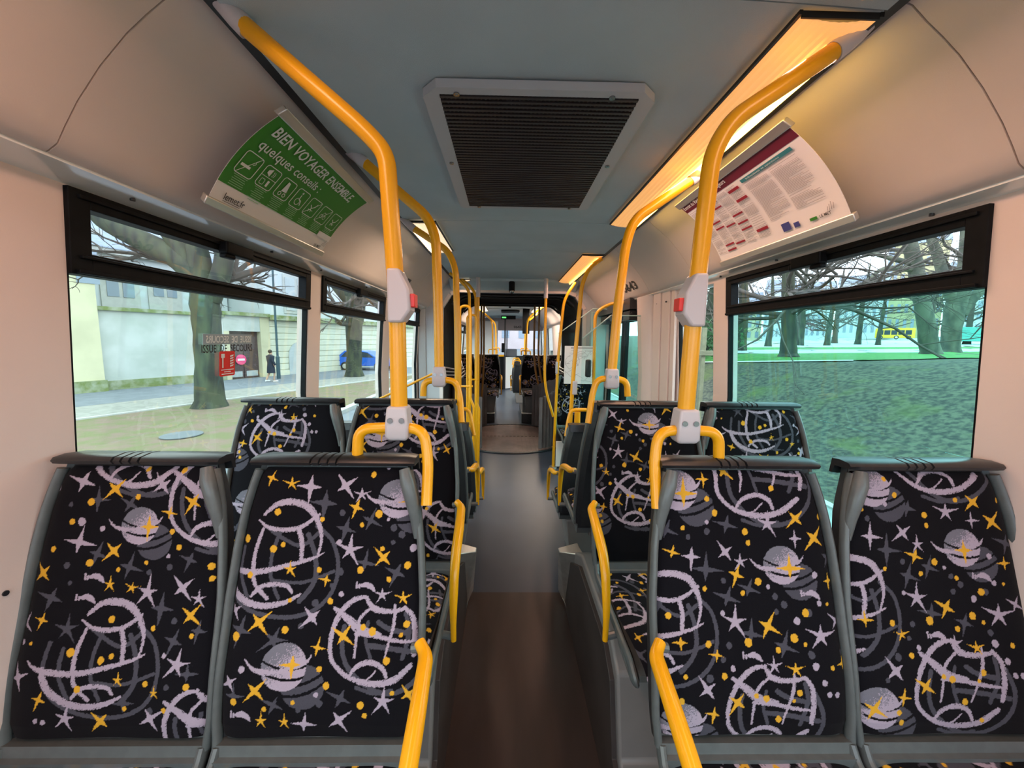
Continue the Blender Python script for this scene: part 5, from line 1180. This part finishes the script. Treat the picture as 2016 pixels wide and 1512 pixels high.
# pale house behind the garden wall
dh = -3.5
bh = thing('pale_house', 'pale blue rendered house with slate roof rising behind the garden wall', 'house', LP((sa+sb)/2, dh, GZ))
s1, zt = wl(300, 505, dh); sL, _ = wl(120, 560, dh); sR, _ = wl(445, 560, dh)
lbox(MB(), sL, sR, dh-7, dh, GZ, zt).build('house_wall', E_['pale'], bh)
lbox(MB(), sL, sR+.2, dh, dh+.3, zt-.25, zt).build('cornice', E_['kerb'], bh)
mb = MB(); mb.hexa([LP(sL, dh+.35, zt), LP(sR+.3, dh+.35, zt), LP(sR-2.5, dh-3.5, zt), LP(sL, dh-3.5, zt), LP(sL, dh+.33, zt+.05), LP(sR+.3, dh+.33, zt+.05), LP(sR-2.5, dh-3.5, zt+2.2), LP(sL, dh-3.5, zt+2.2)]).build('slate_roof', E_['slate'], bh)
for u in (238, 325, 405):
    sc0, zc = wl(u, 585, dh); w = .62
    f = lbox(MB(), sc0-w*1.25, sc0+w*1.25, dh, dh+.06, zc-1.3, zc+.95).build('house_window', E_['kerb'], bh)
    for q in (-.5, .5): lbox(MB(), sc0+q*w-.23, sc0+q*w+.23, dh+.05, dh+.09, zc+.0, zc+.75).build('pane', E_['pane'], f)
    lbox(MB(), sc0-w*1.4, sc0+w*1.4, dh, dh+.25, zc+1.0, zc+1.12).build('lintel', E_['cream'], bh)
# gate house
s2, _ = wl(440, 650); s3, _ = wl(520, 650); _, zl = wl(480, 622); _, zg = wl(470, 652)
gt = thing('gate_house', 'cream stone gateway with a brown double gate and round no-entry sign', 'gateway', LP((s2+s3)/2, 0, GZ))
gl, _ = wl(447, 700, -.3); gr, _ = wl(508, 700, -.3)
lbox(MB(), s2, s3, -.6, 0.02, zg, zl).build('lintel_wall', E_['plaster'], gt); lbox(MB(), s2, gl, -.6, .02, GZ, zg).build('pier', E_['cream'], gt); lbox(MB(), gr, s3+.3, -.6, .05, GZ, zl).build('pier', E_['cream'], gt)
lbox(MB(), s2-.1, s3+.3, -.6, .2, zl, zl+.2).build('coping', E_['moss'], gt)
gm = (gl+gr)/2
for (a, b) in ((gl, gm-.02), (gm+.02, gr)):
    q = lbox(MB(), a, b, -.36, -.28, GZ+.02, zg).build('gate_leaf', E_['gate'], gt)
    lbox(MB(), a+.1, b-.1, -.28, -.26, GZ+.1, GZ+.42).build('kick_plate', E_['street'], q)
    for zz in (1.0, 1.9): lbox(MB(), a+.15, b-.15, -.28, -.265, GZ+zz, GZ+zz+.06).build('gate_rail', E_['gate'], q)
sg, zsg = wl(474, 708, -.25); c = LP(sg, -.24, zsg)
mb = MB().tube([c, tuple(Vector(c)+N_*.03)], .30, 24); rs_ = mb.build('no_entry_sign', mat('pink_red_sign', (.75, .08, .22), .4), gt)
lbox(MB(), sg-.2, sg+.2, -.21, -.205, zsg-.06, zsg+.06).build('white_bar', M['inkw'], rs_)
# rusticated house
s4 = s3+.3; s5 = s4+16
rh = thing('stone_house', 'pale banded stone house with an arched doorway beyond the gate', 'house', LP(s4, 0, GZ)); _, zl2 = wl(570, 632)
mb = MB(); nb = 9
for k in range(nb): lbox(mb, s4, s5, -6, -.0 if k else .04, GZ+k*(zl2-GZ)/nb, GZ+(k+1)*(zl2-GZ)/nb-.05)
lbox(mb, s4, s5, -6, -.05, GZ, zl2); mb.build('banded_wall', mat('pale_stone_blocks', (.55, .56, .46), .85, noise=.05, nscale=.8), rh, smooth=0)
lbox(MB(), s4, s5, -6, .35, zl2, zl2+.3).build('string_course', E_['moss'], rh); lbox(MB(), s4, s5, -6.2, -.3, zl2+.3, zl2+6.5).build('upper_wall', E_['pale'], rh)
sw, zw = wl(582, 590, -.3); f = lbox(MB(), sw-.9, sw+.9, -.3, -.24, zl2+.5, zl2+3.0).build('house_window', E_['kerb'], rh)
for q in (-.45, .45): lbox(MB(), sw+q-.33, sw+q+.33, -.24, -.2, zl2+.7, zl2+2.8).build('shutter', E_['street'], f)
sd, _ = wl(592, 700); _, zd = wl(592, 672)
mb = MB(); pl = [(sd-.9, GZ), (sd+.9, GZ), (sd+.9, zd-.9)] + [(sd+.9*math.cos(PI*k/10), zd-.9+.9*math.sin(PI*k/10)) for k in range(1, 10)] + [(sd-.9, zd-.9)]
v = [LP(s_, .02, z_) for s_, z_ in pl]+[LP(s_, .07, z_) for s_, z_ in pl]; n = len(pl)
mb.add(v, [tuple(range(n))[::-1], tuple(range(n, 2*n))]+[(i, (i+1) % n, n+(i+1) % n, n+i) for i in range(n)]); mb.build('arched_door', E_['street'], rh)
lp = thing('lamp_post', 'tall dark teal lamp post beside the walking person', 'lamp post', tuple(hit(549, 746)))
b_ = hit(549, 746); MB().tube([(b_.x, b_.y, b_.z), (b_.x, b_.y, b_.z+1.3), (b_.x, b_.y, b_.z+1.35), (b_.x, b_.y, b_.z+9)], [.10, .10, .06, .05], 12).build('post', E_['post'], lp)
MB().tube([(b_.x, b_.y, b_.z+9), (b_.x+.8, b_.y-.4, b_.z+9.3)], .06, 8).build('lamp_arm', E_['post'], lp)

# ================================================================= TREES
def tree(name, label, base, trunk_pts, radii, m, seed, limbs=7, depth=4, length=2.6, group=None, droop=0, start=.5, tw=None, extra=()):
    rnd = random.Random(seed); t = thing(name, label, 'tree', tuple(base), group)
    P = [Vector(p) for p in trunk_pts]; sm = []; rs = []
    for i in range(len(P)-1):
        for k in range(4): q = k/4; sm.append(P[i]*(1-q)+P[i+1]*q + Vector((rnd.uniform(-1, 1), rnd.uniform(-1, 1), 0))*radii[i]*.07); rs.append(radii[i]*(1-q)+radii[i+1]*q)
    sm.append(P[-1]); rs.append(radii[-1]); rs[0] *= 1.25
    mb = MB().tube(sm, rs, 16)
    for pts, rr in extra: mb.tube(arc_path(pts, .6, 3), [rr[0]+(rr[1]-rr[0])*i/max(1, len(arc_path(pts, .6, 3))-1) for i in range(len(arc_path(pts, .6, 3)))], 12)
    mb.build('trunk', m, t)
    br = MB()
    def grow(p, d, l, r, k):
        n = 3; pts = [p]; q = p.copy(); dd = d.copy()
        for i in range(n):
            dd = (dd + Vector((rnd.uniform(-1, 1), rnd.uniform(-1, 1), rnd.uniform(-.6, .7)-droop*(4-k)*.12))*.28).normalized(); q = q+dd*l/n; pts.append(q.copy())
        br.tube(pts, [r*(1-.5*i/n) for i in range(n+1)], 6 if k > 1 else 4)
        if k <= 0: return
        for j in range(rnd.choice((2, 3, 3))):
            i = rnd.randint(1, n); a = (dd + Vector((rnd.uniform(-1, 1), rnd.uniform(-1, 1), rnd.uniform(-.5, .8)))*.9).normalized(); grow(pts[i].copy(), a, l*rnd.uniform(.6, .8), r*.52, k-1)
    srcs = [(sm, rs)]+[([Vector(p) for p in arc_path(pts, .6, 3)], None) for pts, rr in extra]
    for i in range(limbs):
        S, R_ = srcs[rnd.randrange(len(srcs))] if extra and i % 2 else srcs[0]
        lo = int(len(S)*(start if S is sm else .4)); j = rnd.randint(lo, len(S)-1); a = rnd.uniform(0, 2*PI)
        d = Vector((math.cos(a), math.sin(a), rnd.uniform(.1, .7)-droop)).normalized(); grow(S[j].copy(), d, length*rnd.uniform(.7, 1.2), (R_[j]*.4 if R_ else radii[-1]*.4), depth)
    br.build('branches', tw or E_['twig'], t, smooth=60)
    return t
Yt = hit(415, 800).y
def T(u, v, Y=None): return tuple(at_y(u, v, Y or Yt))
tree('plane_tree', 'big mossy dark tree with a forked crown in front of the garden wall', hit(415, 800), [T(415, 803), T(412, 740), T(408, 660), T(405, 600), T(395, 540), T(388, 470), T(380, 380), T(370, 250)], [.46, .40, .40, .43, .36, .28, .24, .2], E_['bark'], 3, limbs=11, depth=4, length=2.6, start=.45,
     extra=[([T(400, 560), T(350, 505), T(270, 470), T(200, 430), T(170, 380), T(120, 330)], (.36, .30)), ([T(415, 590), T(440, 530), T(445, 470), T(430, 380), T(440, 260)], (.30, .22)), ([T(375, 520), T(330, 455), T(300, 420), T(270, 380)], (.26, .18))])
Yt = hit(698, 741).y
tree('street_tree', 'dark pruned tree on the grass verge in front of the blue car', hit(698, 741), [T(698, 742), T(697, 690), T(698, 640), T(700, 600), T(705, 570)], [.50, .45, .50, .62, .5], E_['bark'], 8, limbs=7, depth=3, length=2.5,
     extra=[([T(698, 600), T(675, 575), T(655, 550), T(630, 530), T(600, 470)], (.45, .30)), ([T(705, 600), T(725, 580), T(750, 605), T(765, 620)], (.38, .2)), ([T(702, 590), T(712, 560), T(715, 510)], (.5, .35))])
# park trees
Yt = hit(1830, 699).y
tree('park_tree', 'tall leaning plane tree on the park mound, the slimmer of the two big ones', hit(1830, 699), [T(1832, 702), T(1826, 650), T(1818, 600), T(1806, 540), T(1792, 480), T(1775, 400), T(1760, 300)], [.40, .36, .32, .31, .28, .23, .2], E_['bark2'], 12, limbs=8, depth=4, length=3.2, group=None,
     extra=[([T(1800, 530), T(1765, 528), T(1735, 528), T(1700, 560)], (.16, .08)), ([T(1800, 520), T(1740, 505), T(1690, 490)], (.14, .06))])
Yt = hit(1872, 694).y
tree('park_tree', 'thick knotty forked plane tree beside the leaning one on the mound', hit(1872, 694), [T(1870, 696), T(1872, 660), T(1878, 610), T(1888, 580), T(1902, 520), T(1905, 450), T(1900, 330)], [.46, .43, .46, .46, .34, .32, .25], E_['bark2'], 21, limbs=7, depth=4, length=2.8, start=.6,
     extra=[([T(1880, 600), T(1862, 560), T(1848, 510), T(1832, 465), T(1810, 400)], (.30, .2)), ([T(1890, 620), T(1915, 585), T(1945, 560), T(1990, 520)], (.30, .2))])
Yt = hit(1552, 703).y
tree('weeping_tree', 'dark straight tree with hanging twigs between the park lawns', hit(1552, 703), [T(1552, 704), T(1553, 670), T(1553, 620), T(1552, 560), T(1550, 480), T(1548, 400)], [.33, .27, .24, .22, .18, .12], E_['bark'], 31, limbs=26, depth=4, length=3.4, droop=.35, start=.35)
for i, (u, v, h, r, lab) in enumerate(((1512, 682, 8, .22, 'thin tree behind the weeping one, by the yellowish house'), (1575, 680, 9, .26, 'grey tree right behind the weeping tree trunk'), (1627, 681, 8, .24, 'short forked tree on the second lawn in mid park'), (1688, 679, 10, .26, 'spreading forked tree on the second lawn before the far street'), (1728, 681, 9, .2, 'thin tree directly before the yellow city bus'), (1455, 690, 9, .3, 'mossy tree at the window pillar edge of the park'), (1392, 694, 8, .3, 'tree seen through the narrow window behind the wooden stake'), (1945, 688, 6, .15, 'young crooked tree at the edge of the mound'))):
    b = hit(u, v); sc = h; rn = random.Random(i+50)
    tree('park_tree', lab.replace('right behind', 'just behind'), b, [b, b+Vector((.1, 0, h*.3)), b+Vector((rn.uniform(-.3, .3), 0, h*.6)), b+Vector((rn.uniform(-.6, .6), 0, h))], [r*1.2, r, r*.7, r*.25], E_['bark'], 60+i, limbs=9, depth=3 if i != 6 else 4, length=h*.30, start=.3, droop=.1)
for i in range(7):
    b = Vector((rnd.uniform(26, 60), rnd.uniform(30, 60), 0)); b = Vector((30+i*6.5, 62-i*3.0+4*(i % 2), 0)); b.z = h_out(b.x, b.y)
    tree('far_park_tree', 'bare tree in the row before the far park houses', b, [b, b+Vector((0, 0, 4)), b+Vector((.3, 0, 11))], [.35, .28, .1], E_['twig'], 90+i, limbs=14, depth=3, length=3.6, start=.25, group='bare trees before the far park houses')
for i in range(11):
    Y = 50+(i % 3)*4; X = -34+i*3.1; b = Vector((X*1.0, Y, h_out(X, Y)))
    if X > -6: break
    tree('woodland_tree', 'bare woodland tree behind the far boundary wall', b, [b, b+Vector((0, 0, 5)), b+Vector((.3, 0, 13))], [.4, .3, .12], E_['bark2'], 120+i, limbs=10, depth=3, length=3.6, start=.25, group='bare trees behind the far wall')
# wooden stake outside the narrow window
b = Vector((4.95, 9.1, h_out(5, 9.1))); a = at_y(1387, 645, 9.1)
st = thing('tree_stake', 'wooden tree stake with a crossboard seen through the narrow window', 'stake', (a.x, 9.1, h_out(a.x, 9.1)))
wd = mat('weathered_wood', (.20, .19, .13), .85, noise=.15, nscale=6)
MB().box((a.x-.05, 9.05, h_out(a.x, 9.1)-.1), (a.x+.05, 9.15, a.z)).build('stake_post', wd, st, bevel=.01); c = at_y(1387, 695, 9.05)
MB().box((a.x-.2, 8.99, c.z-.06), (a.x+.2, 9.05, c.z+.06)).build('cross_board', wd, st, bevel=.01)
# bushes through the door glass
for i, (x, y, r) in enumerate(((9.5, 19, 1.4), (12.5, 23, 1.9))):
    mb = MB(); rn = random.Random(70+i); z = h_out(x, y)
    for k in range(420):
        a = rn.uniform(0, 2*PI); e = rn.uniform(0, 1); rr = r*(rn.random()**.4); p = Vector((x+rr*math.cos(a)*math.sqrt(1-e*e*.8), y+rr*math.sin(a)*math.sqrt(1-e*e*.8), z+.2+rr*e*1.3)); d = Vector((rn.uniform(-1, 1), rn.uniform(-1, 1), rn.uniform(-1, 1)))*.14
        q = Vector((rn.uniform(-1, 1), rn.uniform(-1, 1), rn.uniform(-1, 1)))*.10; mb.add([p-d, p+q, p+d, p-q], [(0, 1, 2, 3)])
    tag(mb.build('evergreen_shrub', mat('shrub_green', (.05, .13, .05), .8), None, smooth=0), ('smaller' if i == 0 else 'larger')+' green shrub in the park seen through the bus door', 'shrub', 'shrubs outside the bus door')

# ================================================================= FAR PARK HOUSES, BUS
def house(lab, X0, X1, Y0, Y1, h, m, nwin=6, rows=3, roof=None):
    z = min(h_out(X0, Y0), h_out(X1, Y1))-.3; a, b = Vector((X0, Y0, z)), Vector((X1, Y1, z)); d = (b-a); L = d.length; d.normalize(); n = Vector((d.y, -d.x, 0))
    if n.dot(-a) < 0: n = -n
    t = thing('town_house', lab, 'house', tuple((a+b)/2)); f = lambda s, o, zz: tuple(a+d*s+n*o+Vector((0, 0, zz)))
    def bx(s0, s1, o0, o1, z0, z1): return MB().hexa([f(s0, o0, z0), f(s1, o0, z0), f(s1, o1, z0), f(s0, o1, z0), f(s0, o0, z1), f(s1, o0, z1), f(s1, o1, z1), f(s0, o1, z1)])
    bx(0, L, -6, 0, 0, h).build('house_wall', m, t)
    for r_ in range(rows):
        for k in range(nwin):
            s = L*(k+.5)/nwin; w = L/nwin*.22; z0 = h*(.12+.8*r_/rows); bx(s-w, s+w, -.1, .06, z0, z0+h*.48/rows).build('house_window', E_['pane'], t)
    if roof: MB().hexa([f(-.3, .5, h), f(L+.3, .5, h), f(L+.3, -6, h), f(-.3, -6, h), f(0, -1.8, h+roof), f(L, -1.8, h+roof), f(L, -4.5, h+roof), f(0, -4.5, h+roof)]).build('roof', E_['slate'], t)
    return t
def far_pt(u, v, r): q = ray(u, v); t = r/math.hypot(q.x, q.y); return q.x*t, q.y*t
pts = [(1395, 95), (1500, 92), (1560, 120), (1640, 175), (1740, 190), (1850, 185), (2000, 170)]
labs = ['yellowish low house at the park edge behind the weeping tree', None, 'pale blue shop row across the far street', 'pale cream house row behind the forked park trees', 'tall yellow stone house behind the yellow bus', 'long grey green house behind the big plane trees']
ms = [E_['cream'], E_['pale'], E_['pale'], E_['pale'], mat('ochre_stone_far', (.42, .38, .22), .9, noise=.1, nscale=.3), E_['plaster']]
hs = [8, 10, 12, 19, 32, 22]
labs[1] = 'pale house with high windows just past the weeping tree'
for i in range(6):
    a, b = far_pt(pts[i][0], 672, pts[i][1]), far_pt(pts[i+1][0]-4, 672, pts[i][1]); house(labs[i], a[0], b[0], a[1], b[1], hs[i], ms[i], 7, 3 if i < 4 else 5, 2.5)
a, b = far_pt(1738, 600, 290), far_pt(1800, 600, 290); ch = house('distant blue grey church nave rising over the park roofs', a[0], b[0], a[1], b[1], 52, mat('distant_grey_stone', (.30, .36, .48), .9, noise=.15, nscale=.2), 5, 1, 8)
def vehicle(mb_m, root, P, d, L, Wd_, prof, glass, wheels, wr, gm):
    d = Vector(d).normalized(); n = Vector((-d.y, d.x, 0)); P = Vector(P)
    f = lambda s, o, z: tuple(P+d*s+n*o+Vector((0, 0, z)))
    def ext(poly, o0, o1):
        k = len(poly); return MB().add([f(p[0], o0, p[1]) for p in poly]+[f(p[0], o1, p[1]) for p in poly], [tuple(range(k))[::-1], tuple(range(k, 2*k))]+[(i, (i+1) % k, k+(i+1) % k, k+i) for i in range(k)])
    ext(prof, -Wd_/2, Wd_/2).build('body', mb_m, root, bevel=.05, seg=3)
    for g in glass: ext(g, -Wd_/2-.012, Wd_/2+.012).build('side_window', gm, root)
    for s in wheels:
        for o in (-1, 1):
            w = MB().tube([f(s, o*(Wd_/2-.2), wr), f(s, o*(Wd_/2+.01), wr)], wr, 20).build('wheel', E_['tyre'], root); MB().tube([f(s, o*(Wd_/2-.02), wr), f(s, o*(Wd_/2+.02), wr)], wr*.6, 14).build('hub_cap', M['alu'], w)
    return f, ext
b = hit(735, 728); bc = thing('blue_car', 'bright blue hatchback car parked behind the street tree', 'car', tuple(b))
prof = [(-2.05, .35), (2.05, .35), (2.1, .62), (2.0, .85), (1.25, .98), (.55, 1.42), (-.2, 1.52), (-1.3, 1.48), (-1.85, 1.05), (-2.1, .95)]
c0 = hit(674, 727); d = Vector((1, -.12, 0)); P = c0+d*2.0; P.z = h_out(P.x, P.y)
vehicle(E_['bluecar'], bc, P, d, 4.2, 1.75, prof, [[(-1.6, 1.02), (-.3, 1.0), (-.3, 1.42), (-1.2, 1.40)], [(-.2, 1.0), (1.0, 1.0), (.5, 1.36), (-.2, 1.43)]], (-1.3, 1.3), .32, E_['glassd'])
b = hit(800, 681); dc = thing('dark_car', 'small dark parked car near the red traffic light', 'car', tuple(b))
vehicle(E_['darkcar'], dc, b, (1, .2, 0), 4.2, 1.75, prof, [[(-1.6, 1.02), (-.3, 1.0), (-.3, 1.42), (-1.2, 1.40)], [(-.2, 1.0), (1.0, 1.0), (.5, 1.36), (-.2, 1.43)]], (-1.3, 1.3), .32, E_['glassd'])
a = far_pt(1722, 665, 155); b = far_pt(1801, 664, 155); A = Vector((a[0], a[1], 0)); B = Vector((b[0], b[1], 0)); d = (B-A); Lb = d.length; mid = (A+B)/2; q_ = ray(1760, 667); mid.z = CAM_H + q_.z/math.hypot(q_.x, q_.y)*155 - .1
yb_ = thing('city_bus', 'yellow articulated city bus crossing the far street beyond the park', 'bus', tuple(mid))
l = Lb/2; prof = [(-l, .3), (l, .3), (l, 2.9), (l-.3, 3.1), (-l+.3, 3.1), (-l, 2.8)]
gls = [[(-l+.5+k*(2*l-1)/5, 1.2), (-l+.3+(k+1)*(2*l-1)/5, 1.2), (-l+.3+(k+1)*(2*l-1)/5, 2.5), (-l+.5+k*(2*l-1)/5, 2.5)] for k in range(5)]
vehicle(E_['busy'], yb_, mid, d, Lb, 2.5, prof, gls, (-l*.7, l*.1, l*.7), .5, E_['glassd'])
wv = hit(1905, 686); v_ = thing('teal_van', 'pale teal van parked far behind the thick plane tree', 'van', tuple(wv)); q = far_pt(1915, 668, 80); q2 = Vector((q[0], q[1], h_out(q[0], q[1])))
v_.location = q2; prof = [(-2.6, .4), (2.6, .4), (2.6, 1.3), (2.0, 2.2), (-2.6, 2.3)]
vehicle(mat('teal_van_paint', (.10, .42, .36), .4), v_, q2, (q[1], -q[0], 0), 5.2, 2.0, prof, [[(.6, 1.3), (2.2, 1.3), (1.9, 2.0), (.6, 2.0)]], (-1.6, 1.6), .36, E_['glassd'])

# ================================================================= LEFT STREET
for i, (X, Y, X2, Y2) in enumerate(((-40, 40, -9.5, 46),)):
    fw = thing('boundary_wall', 'low pale boundary wall with stone pillars across the junction', 'wall', ((X+X2)/2, (Y+Y2)/2, h_out(X, Y)))
    d = Vector((X2-X, Y2-Y, 0)).normalized(); n = Vector((-d.y, d.x, 0)); L = math.hypot(X2-X, Y2-Y); A = Vector((X, Y, -.3))
    def bb(s0, s1, o, h, m, nm): MB().hexa([tuple(A+d*s0-n*o), tuple(A+d*s1-n*o), tuple(A+d*s1+n*o), tuple(A+d*s0+n*o), *[tuple(A+d*s+n*oo+Vector((0, 0, h))) for s, oo in ((s0, -o), (s1, -o), (s1, o), (s0, o))]]).build(nm, m, fw)
    bb(0, L, .15, 2.4, E_['plaster'], 'wall_face'); bb(0, L, .25, .9, E_['moss'], 'mossy_foot')
    for k in range(9): bb(k*L/8-.35, k*L/8+.35, .4, 2.9, E_['cream'], 'pillar')
struct('ground', MB().grid(lambda a, b: (a, b, h_out(-1, b)+.02), [-60, -20, -3], [31.5, 34, 38, 39.5]), E_['street'])
struct('ground', MB().grid(lambda a, b: (a, b, h_out(-1, b)+.012), [-60, -20, -3], [27, 29, 31.5]), E_['asphalt'])
for (u, v) in ((646, 692), (662, 691)):
    b = hit(u, v); w_ = thing('bollard_post', 'white street bollard '+('by the window pillar' if u == 646 else 'beside the first one, nearer the tree'), 'bollard', tuple(b), 'white street bollards')
    MB().cyl(tuple(b), (b.x, b.y, b.z+2.2), .12, 10).build('post', M['white'], w_)
b = hit(815, 700); tl = thing('traffic_light', 'traffic light showing red above the dark parked car', 'traffic light', tuple(b)); a = at_y(815, 645, b.y)
MB().cyl(tuple(b), (b.x, b.y, a.z), .07, 10).build('post', M['white'], tl); MB().box((b.x-.2, b.y-.15, a.z-.5), (b.x+.2, b.y+.1, a.z+.5)).build('signal_head', M['dark'], tl); MB().cyl((b.x, b.y-.22, a.z+.28), (b.x, b.y-.15, a.z+.28), .15, 14).build('red_light', E_['redm'], tl)
b = hit(797, 684); ts = thing('red_sign', 'narrow red sign board beside the traffic light', 'sign', tuple(b)); a = at_y(797, 650, b.y); MB().cyl(tuple(b), (b.x, b.y, a.z), .05, 8).build('post', M['white'], ts); MB().box((b.x-.22, b.y-.05, a.z-.6), (b.x+.22, b.y, a.z+.5)).build('board', M['red'], ts)
b = hit(713, 700); pt = thing('parking_meter', 'grey parking meter standing behind the blue car', 'parking meter', tuple(b)); a = at_y(713, 678, b.y)
MB().cyl(tuple(b), (b.x, b.y, a.z), .09, 10).build('post', M['greyp'], pt); MB().box((b.x-.25, b.y-.15, a.z-.5), (b.x+.25, b.y+.15, a.z+.35)).build('meter_head', M['greyp'], pt, bevel=.05)
# town house closing the view ahead
house('pale pink house front closing the street straight ahead', -9, 14, 60, 57, 15, E_['pink'], 9, 3, 3)

# ================================================================= THE WALKING PERSON
b = hit(535, 752); ps = thing('person', 'person in a dark knee-length coat walking away along the path', 'person', tuple(b))
H_ = 1.72; ang = math.atan2(D_.y, D_.x); fx, fy = math.cos(ang), math.sin(ang); sx_, sy_ = fy, -fx
def Q(s, f, z): return (b.x+sx_*s+fx*f, b.y+sy_*s+fy*f, b.z+z)
me = bpy.data.meshes.new('body'); V = [Q(0, 0, .93), Q(0, 0, 1.15), Q(0, .01, 1.38), Q(0, .02, 1.48), Q(0, .03, 1.60), Q(0, .03, 1.68),
   Q(.10, 0, .90), Q(.11, .12, .50), Q(.11, .06, .10), Q(.11, .20, .04), Q(-.10, 0, .90), Q(-.11, -.02, .50), Q(-.11, -.22, .14), Q(-.11, -.10, .05),
   Q(.19, 0, 1.38), Q(.25, -.06, 1.12), Q(.27, .02, .90), Q(.27, .05, .82), Q(-.19, 0, 1.38), Q(-.25, .06, 1.12), Q(-.28, .16, .95), Q(-.28, .19, .88)]
Ed = [(0,1),(1,2),(2,3),(3,4),(4,5),(0,6),(6,7),(7,8),(8,9),(0,10),(10,11),(11,12),(12,13),(2,14),(14,15),(15,16),(16,17),(2,18),(18,19),(19,20),(20,21)]
me.from_pydata([(p[0]-b.x, p[1]-b.y, p[2]-b.z) for p in V], Ed, []); bo = bpy.data.objects.new('body', me); COL.objects.link(bo); bo.parent = ps; me.materials.append(E_['skin'])
sk = bo.modifiers.new('skin', 'SKIN'); rad = [.14, .13, .15, .055, .09, .07, .09, .055, .04, .035, .09, .055, .04, .035, .07, .045, .035, .03, .07, .045, .035, .03]
for i, r_ in enumerate(rad): me.skin_vertices[0].data[i].radius = (r_, r_)
me.skin_vertices[0].data[0].use_root = True; bo.modifiers.new('sub', 'SUBSURF').levels = 1; bo.modifiers['sub'].render_levels = 2
mb = MB(); rings = [(.50, .24, .17), (.75, .23, .16), (1.0, .19, .14), (1.2, .20, .14), (1.38, .23, .13), (1.46, .15, .10), (1.50, .08, .08)]
for z, a, c in rings:
    for k in range(16): g = 2*PI*k/16; mb.v.append(Q(a*math.cos(g), c*math.sin(g), z))
for i in range(len(rings)-1):
    for k in range(16): mb.f.append((i*16+k, i*16+(k+1) % 16, (i+1)*16+(k+1) % 16, (i+1)*16+k))
for s in (-1, 1): mb.tube([Q(s*.20, 0, 1.42), Q(s*.26, -.06*s, 1.14), Q(s*.285, .04 if s > 0 else .14, .93)], [.085, .07, .055], 10)
mb.build('coat', E_['coat'], ps); MB().sphere(Q(0, .0, 1.66), .10, 14, 10, (1, 1, 1.05)).build('hair', E_['hair'], ps)
for s, f_, z in ((.11, .16, .03), (-.11, -.14, .07)): MB().tube([Q(s, f_-.12, z+.02), Q(s, f_+.12, z)], [.05, .04], 10).build('shoe', E_['shoe'], ps)
